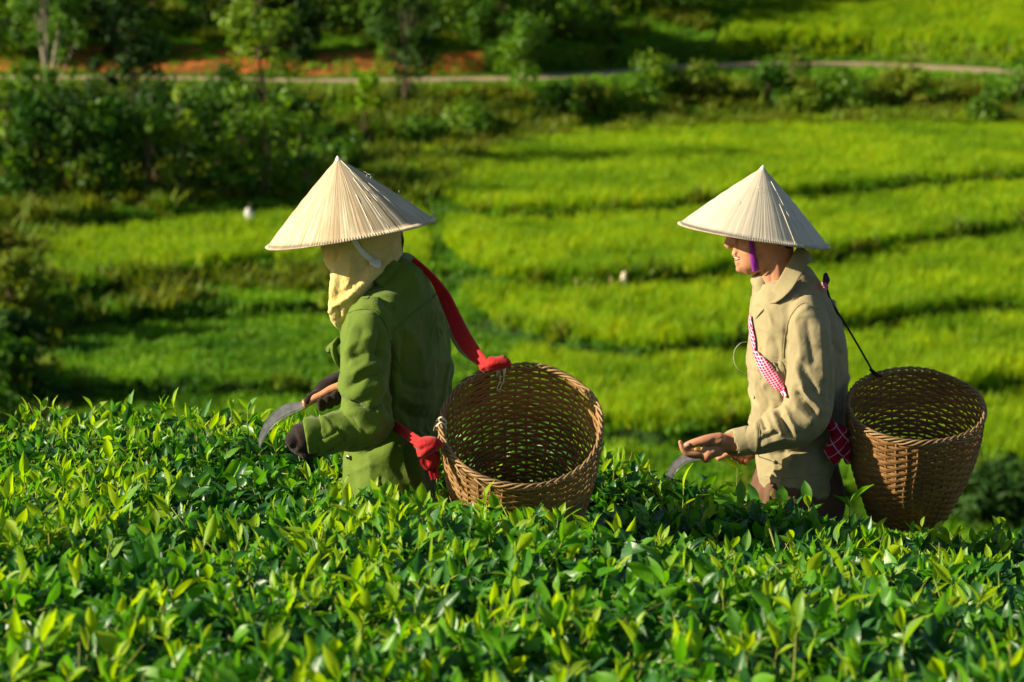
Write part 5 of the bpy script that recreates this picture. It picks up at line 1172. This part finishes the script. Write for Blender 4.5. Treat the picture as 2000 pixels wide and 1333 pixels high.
# red cloth: shoulder strap, upper knot, waist strap, lower knot and tails
def W3(u, v, Y, w): p = P(u, v, Y); return (p.x, p.y, p.z, w * Y / FP)
m = MB(); ribbon(m, [W3(806, 507, 7.45, 4), W3(822, 520, 7.46, 5), W3(846, 545, 7.48, 7), W3(868, 580, 7.49, 12), W3(886, 620, 7.46, 14), W3(905, 660, 7.40, 16), W3(928, 692, 7.34, 14), W3(952, 716, 7.28, 9)], (0, 1, .1), .0035, 7, .003); wchild(m, 'shoulder_strap', M['red_cloth'], BA)
m = MB(); ribbon(m, [W3(878, 640, 7.50, 3), W3(886, 660, 7.46, 6), W3(905, 688, 7.40, 6), W3(940, 714, 7.32, 4)], (0, 1, .1), .003, 6); wchild(m, 'strap_backing', simple('strap_backing', (.30, .27, .14), .9), BA)
wchild_me(cloth_blob([[(944, 716, .06, 9, .02), (960, 710, .05, 10, .022), (975, 706, .05, 9, .022), (992, 708, .05, 8, .02)], [(950, 722, .06, 8, .018), (966, 716, .05, 9, .02), (996, 712, .05, 6, .014)], [(958, 704, .05, 7, .014), (962, 700, .05, 4, .01)], [(980, 700, .05, 6, .013), (986, 702, .05, 5, .01)]], 7.22, 3), 'strap_knot', M['red_cloth'], BA)
m = MB(); ribbon(m, [W3(752, 818, 7.33, 8), W3(765, 829, 7.30, 9), W3(785, 842, 7.26, 10), W3(806, 856, 7.21, 10), W3(826, 868, 7.165, 9)], (0, 1, .1), .004, 7, .003); wchild(m, 'waist_strap', M['red_cloth'], BA)
wchild_me(cloth_blob([[(815, 868, 0, 9, .02), (828, 866, -.01, 12, .026), (845, 864, -.01, 12, .024), (858, 866, 0, 9, .018)], [(824, 884, 0, 8, .018), (836, 878, -.02, 11, .02), (850, 868, -.015, 10, .018)], [(830, 882, 0, 11, .018), (842, 896, 0, 15, .016), (840, 908, 0, 14, .014)], [(820, 874, .0, 7, .014), (818, 884, 0, 6, .012)]], 7.16, 5), 'strap_knot', M['red_cloth'], BA)
m = MB(); ribbon(m, [W3(848, 884, 7.16, 12), W3(849, 900, 7.16, 11), W3(846, 916, 7.16, 10), W3(850, 936, 7.16, 9)], (0, 1, .1), .003, 6, .004); wchild(m, 'strap_tail', M['red_cloth'], BA)
m = MB(); ribbon(m, [W3(836, 888, 7.155, 11), W3(832, 902, 7.155, 12), W3(838, 916, 7.155, 7)], (0, 1, .1), .003, 6, .004); wchild(m, 'strap_tail', M['red_cloth'], BA)
def rim_pt(MX, R_, ang, dr=0, dz=0): a = R(ang); return MX @ Vector(((R_ + dr) * math.cos(a), (R_ + dr) * math.sin(a), dz))
for ang in (176, 181, 108, 102):                             # cord lashings through the rim
    m = MB(); m.tube([rim_pt(MA, RA, ang, .012, .0), rim_pt(MA, RA, ang, .0, .014), rim_pt(MA, RA, ang + 1, -.012, -.002), rim_pt(MA, RA, ang + 1, -.002, -.022), rim_pt(MA, RA, ang, .012, -.01)], .0024, 6, 5, ref=(.1, .2, 1)); wchild(m, 'lashing', M['thread'], BA)
for ang in (104, 107):
    m = MB(); m.tube([rim_pt(MA, RA, ang, -.010, .004), rim_pt(MA, RA, ang, -.014, -.03), rim_pt(MA, RA, ang + 3, -.018, -.055), rim_pt(MA, RA, ang - 1, -.012, -.075)], .0014, 6, 5); wchild(m, 'cord_end', M['thread'], BA)
m = MB(); ribbon(m, [tuple(rim_pt(MA, RA, 118, .012, -.015)) + (.022,), tuple(rim_pt(MA, RA, 119, .016, -.07)) + (.024,), tuple(rim_pt(MA, RA, 120, .014, -.13)) + (.02,)], (-.4, .9, 0), .003, 5); wchild(m, 'hanging_cloth', M['red_cloth'], BA)
# right basket: black cord, plaid scarf pieces
m = MB(); m.tube([P(1612, 552, 8.36), P(1624, 590, 8.39), P(1655, 640, 8.40), P(1682, 686, 8.40), P(1704, 725, 8.40)], [.0030, .0030, .003, .003, .003], 7, 4); wchild(m, 'cord', M['black_cord'], BB)
m = MB(); m.tube([P(1700, 722, 8.41), P(1710, 731, 8.41), P(1722, 736, 8.42)], [.005, .006, .003], 7, 4); wchild(m, 'cord_end', M['black_cord'], BB)
def plaid(name, base, scs, th):
    t = NT(name); tc = t.n('ShaderNodeTexCoord'); mp = t.n('ShaderNodeMapping'); t.l(tc.outputs['Object'], mp.inputs[0]); mp.inputs['Rotation'].default_value = (0, R(38), 0)
    col = base
    for dr, sc_ in scs:
        w_ = t.n('ShaderNodeTexWave', wave_type='BANDS', bands_direction=dr, wave_profile='SIN'); w_.inputs['Scale'].default_value = sc_; w_.inputs['Distortion'].default_value = .6; t.l(mp.outputs[0], w_.inputs['Vector'])
        col = t.mixc(t.ramp(w_.outputs['Fac'], [(th, (0, 0, 0)), (min(1, th + .06), (.8, .8, .8))]), col, (.72, .55, .75))
    return t.pbr(col, .85, .2, t.bump(t.noise(60, 3), .5, .003))
M['plaid'] = plaid('plaid_strap', (.52, .008, .04), (('X', 34), ('Z', 48)), .80); M['plaid_dark'] = plaid('plaid_scarf', (.34, .004, .02), (('X', 9), ('Z', 12)), .975)
m = MB(); ribbon_on(m, TB, [(1468, 618, 2.5), (1470, 640, 4), (1474, 665, 5), (1477, 685, 3)], .006, YB, .004); ribbon_on(m, TB, [(1477, 685, 3), (1490, 706, 9), (1507, 730, 12.5), (1524, 752, 10), (1540, 776, 2)], .008, YB, .004); wchild(m, 'chest_strap', M['plaid'], BB)
wchild_me(cloth_blob([[(1612, 536, .0, 5, .012), (1614, 546, 0, 7, .014), (1612, 556, 0, 5, .012)]], 8.34, 3, .003), 'shoulder_knot', simple('dark_knot', (.05, .01, .05), .8), BB)
wchild_me(cloth_blob([[(1609, 552, 0, 5, .01), (1613, 562, 0, 5, .01)]], 8.335, 3, .003), 'knot_tail', M['plaid'], BB)
wchild_me(cloth_blob([[(1612, 826, 0, 10, .015), (1628, 838, 0, 13, .02), (1640, 845, 0, 16, .022), (1650, 842, 0, 12, .02)], [(1640, 845, 0, 16, .02), (1636, 865, -.01, 19, .02), (1632, 885, -.01, 18, .018), (1634, 902, -.01, 10, .012)], [(1648, 850, 0, 12, .015), (1652, 880, 0, 11, .015), (1656, 905, 0, 6, .01)], [(1620, 870, 0, 8, .012), (1614, 886, 0, 6, .01)]], 8.24, 7, .0035, (4, 26)), 'scarf_knot', M['plaid_dark'], BB)
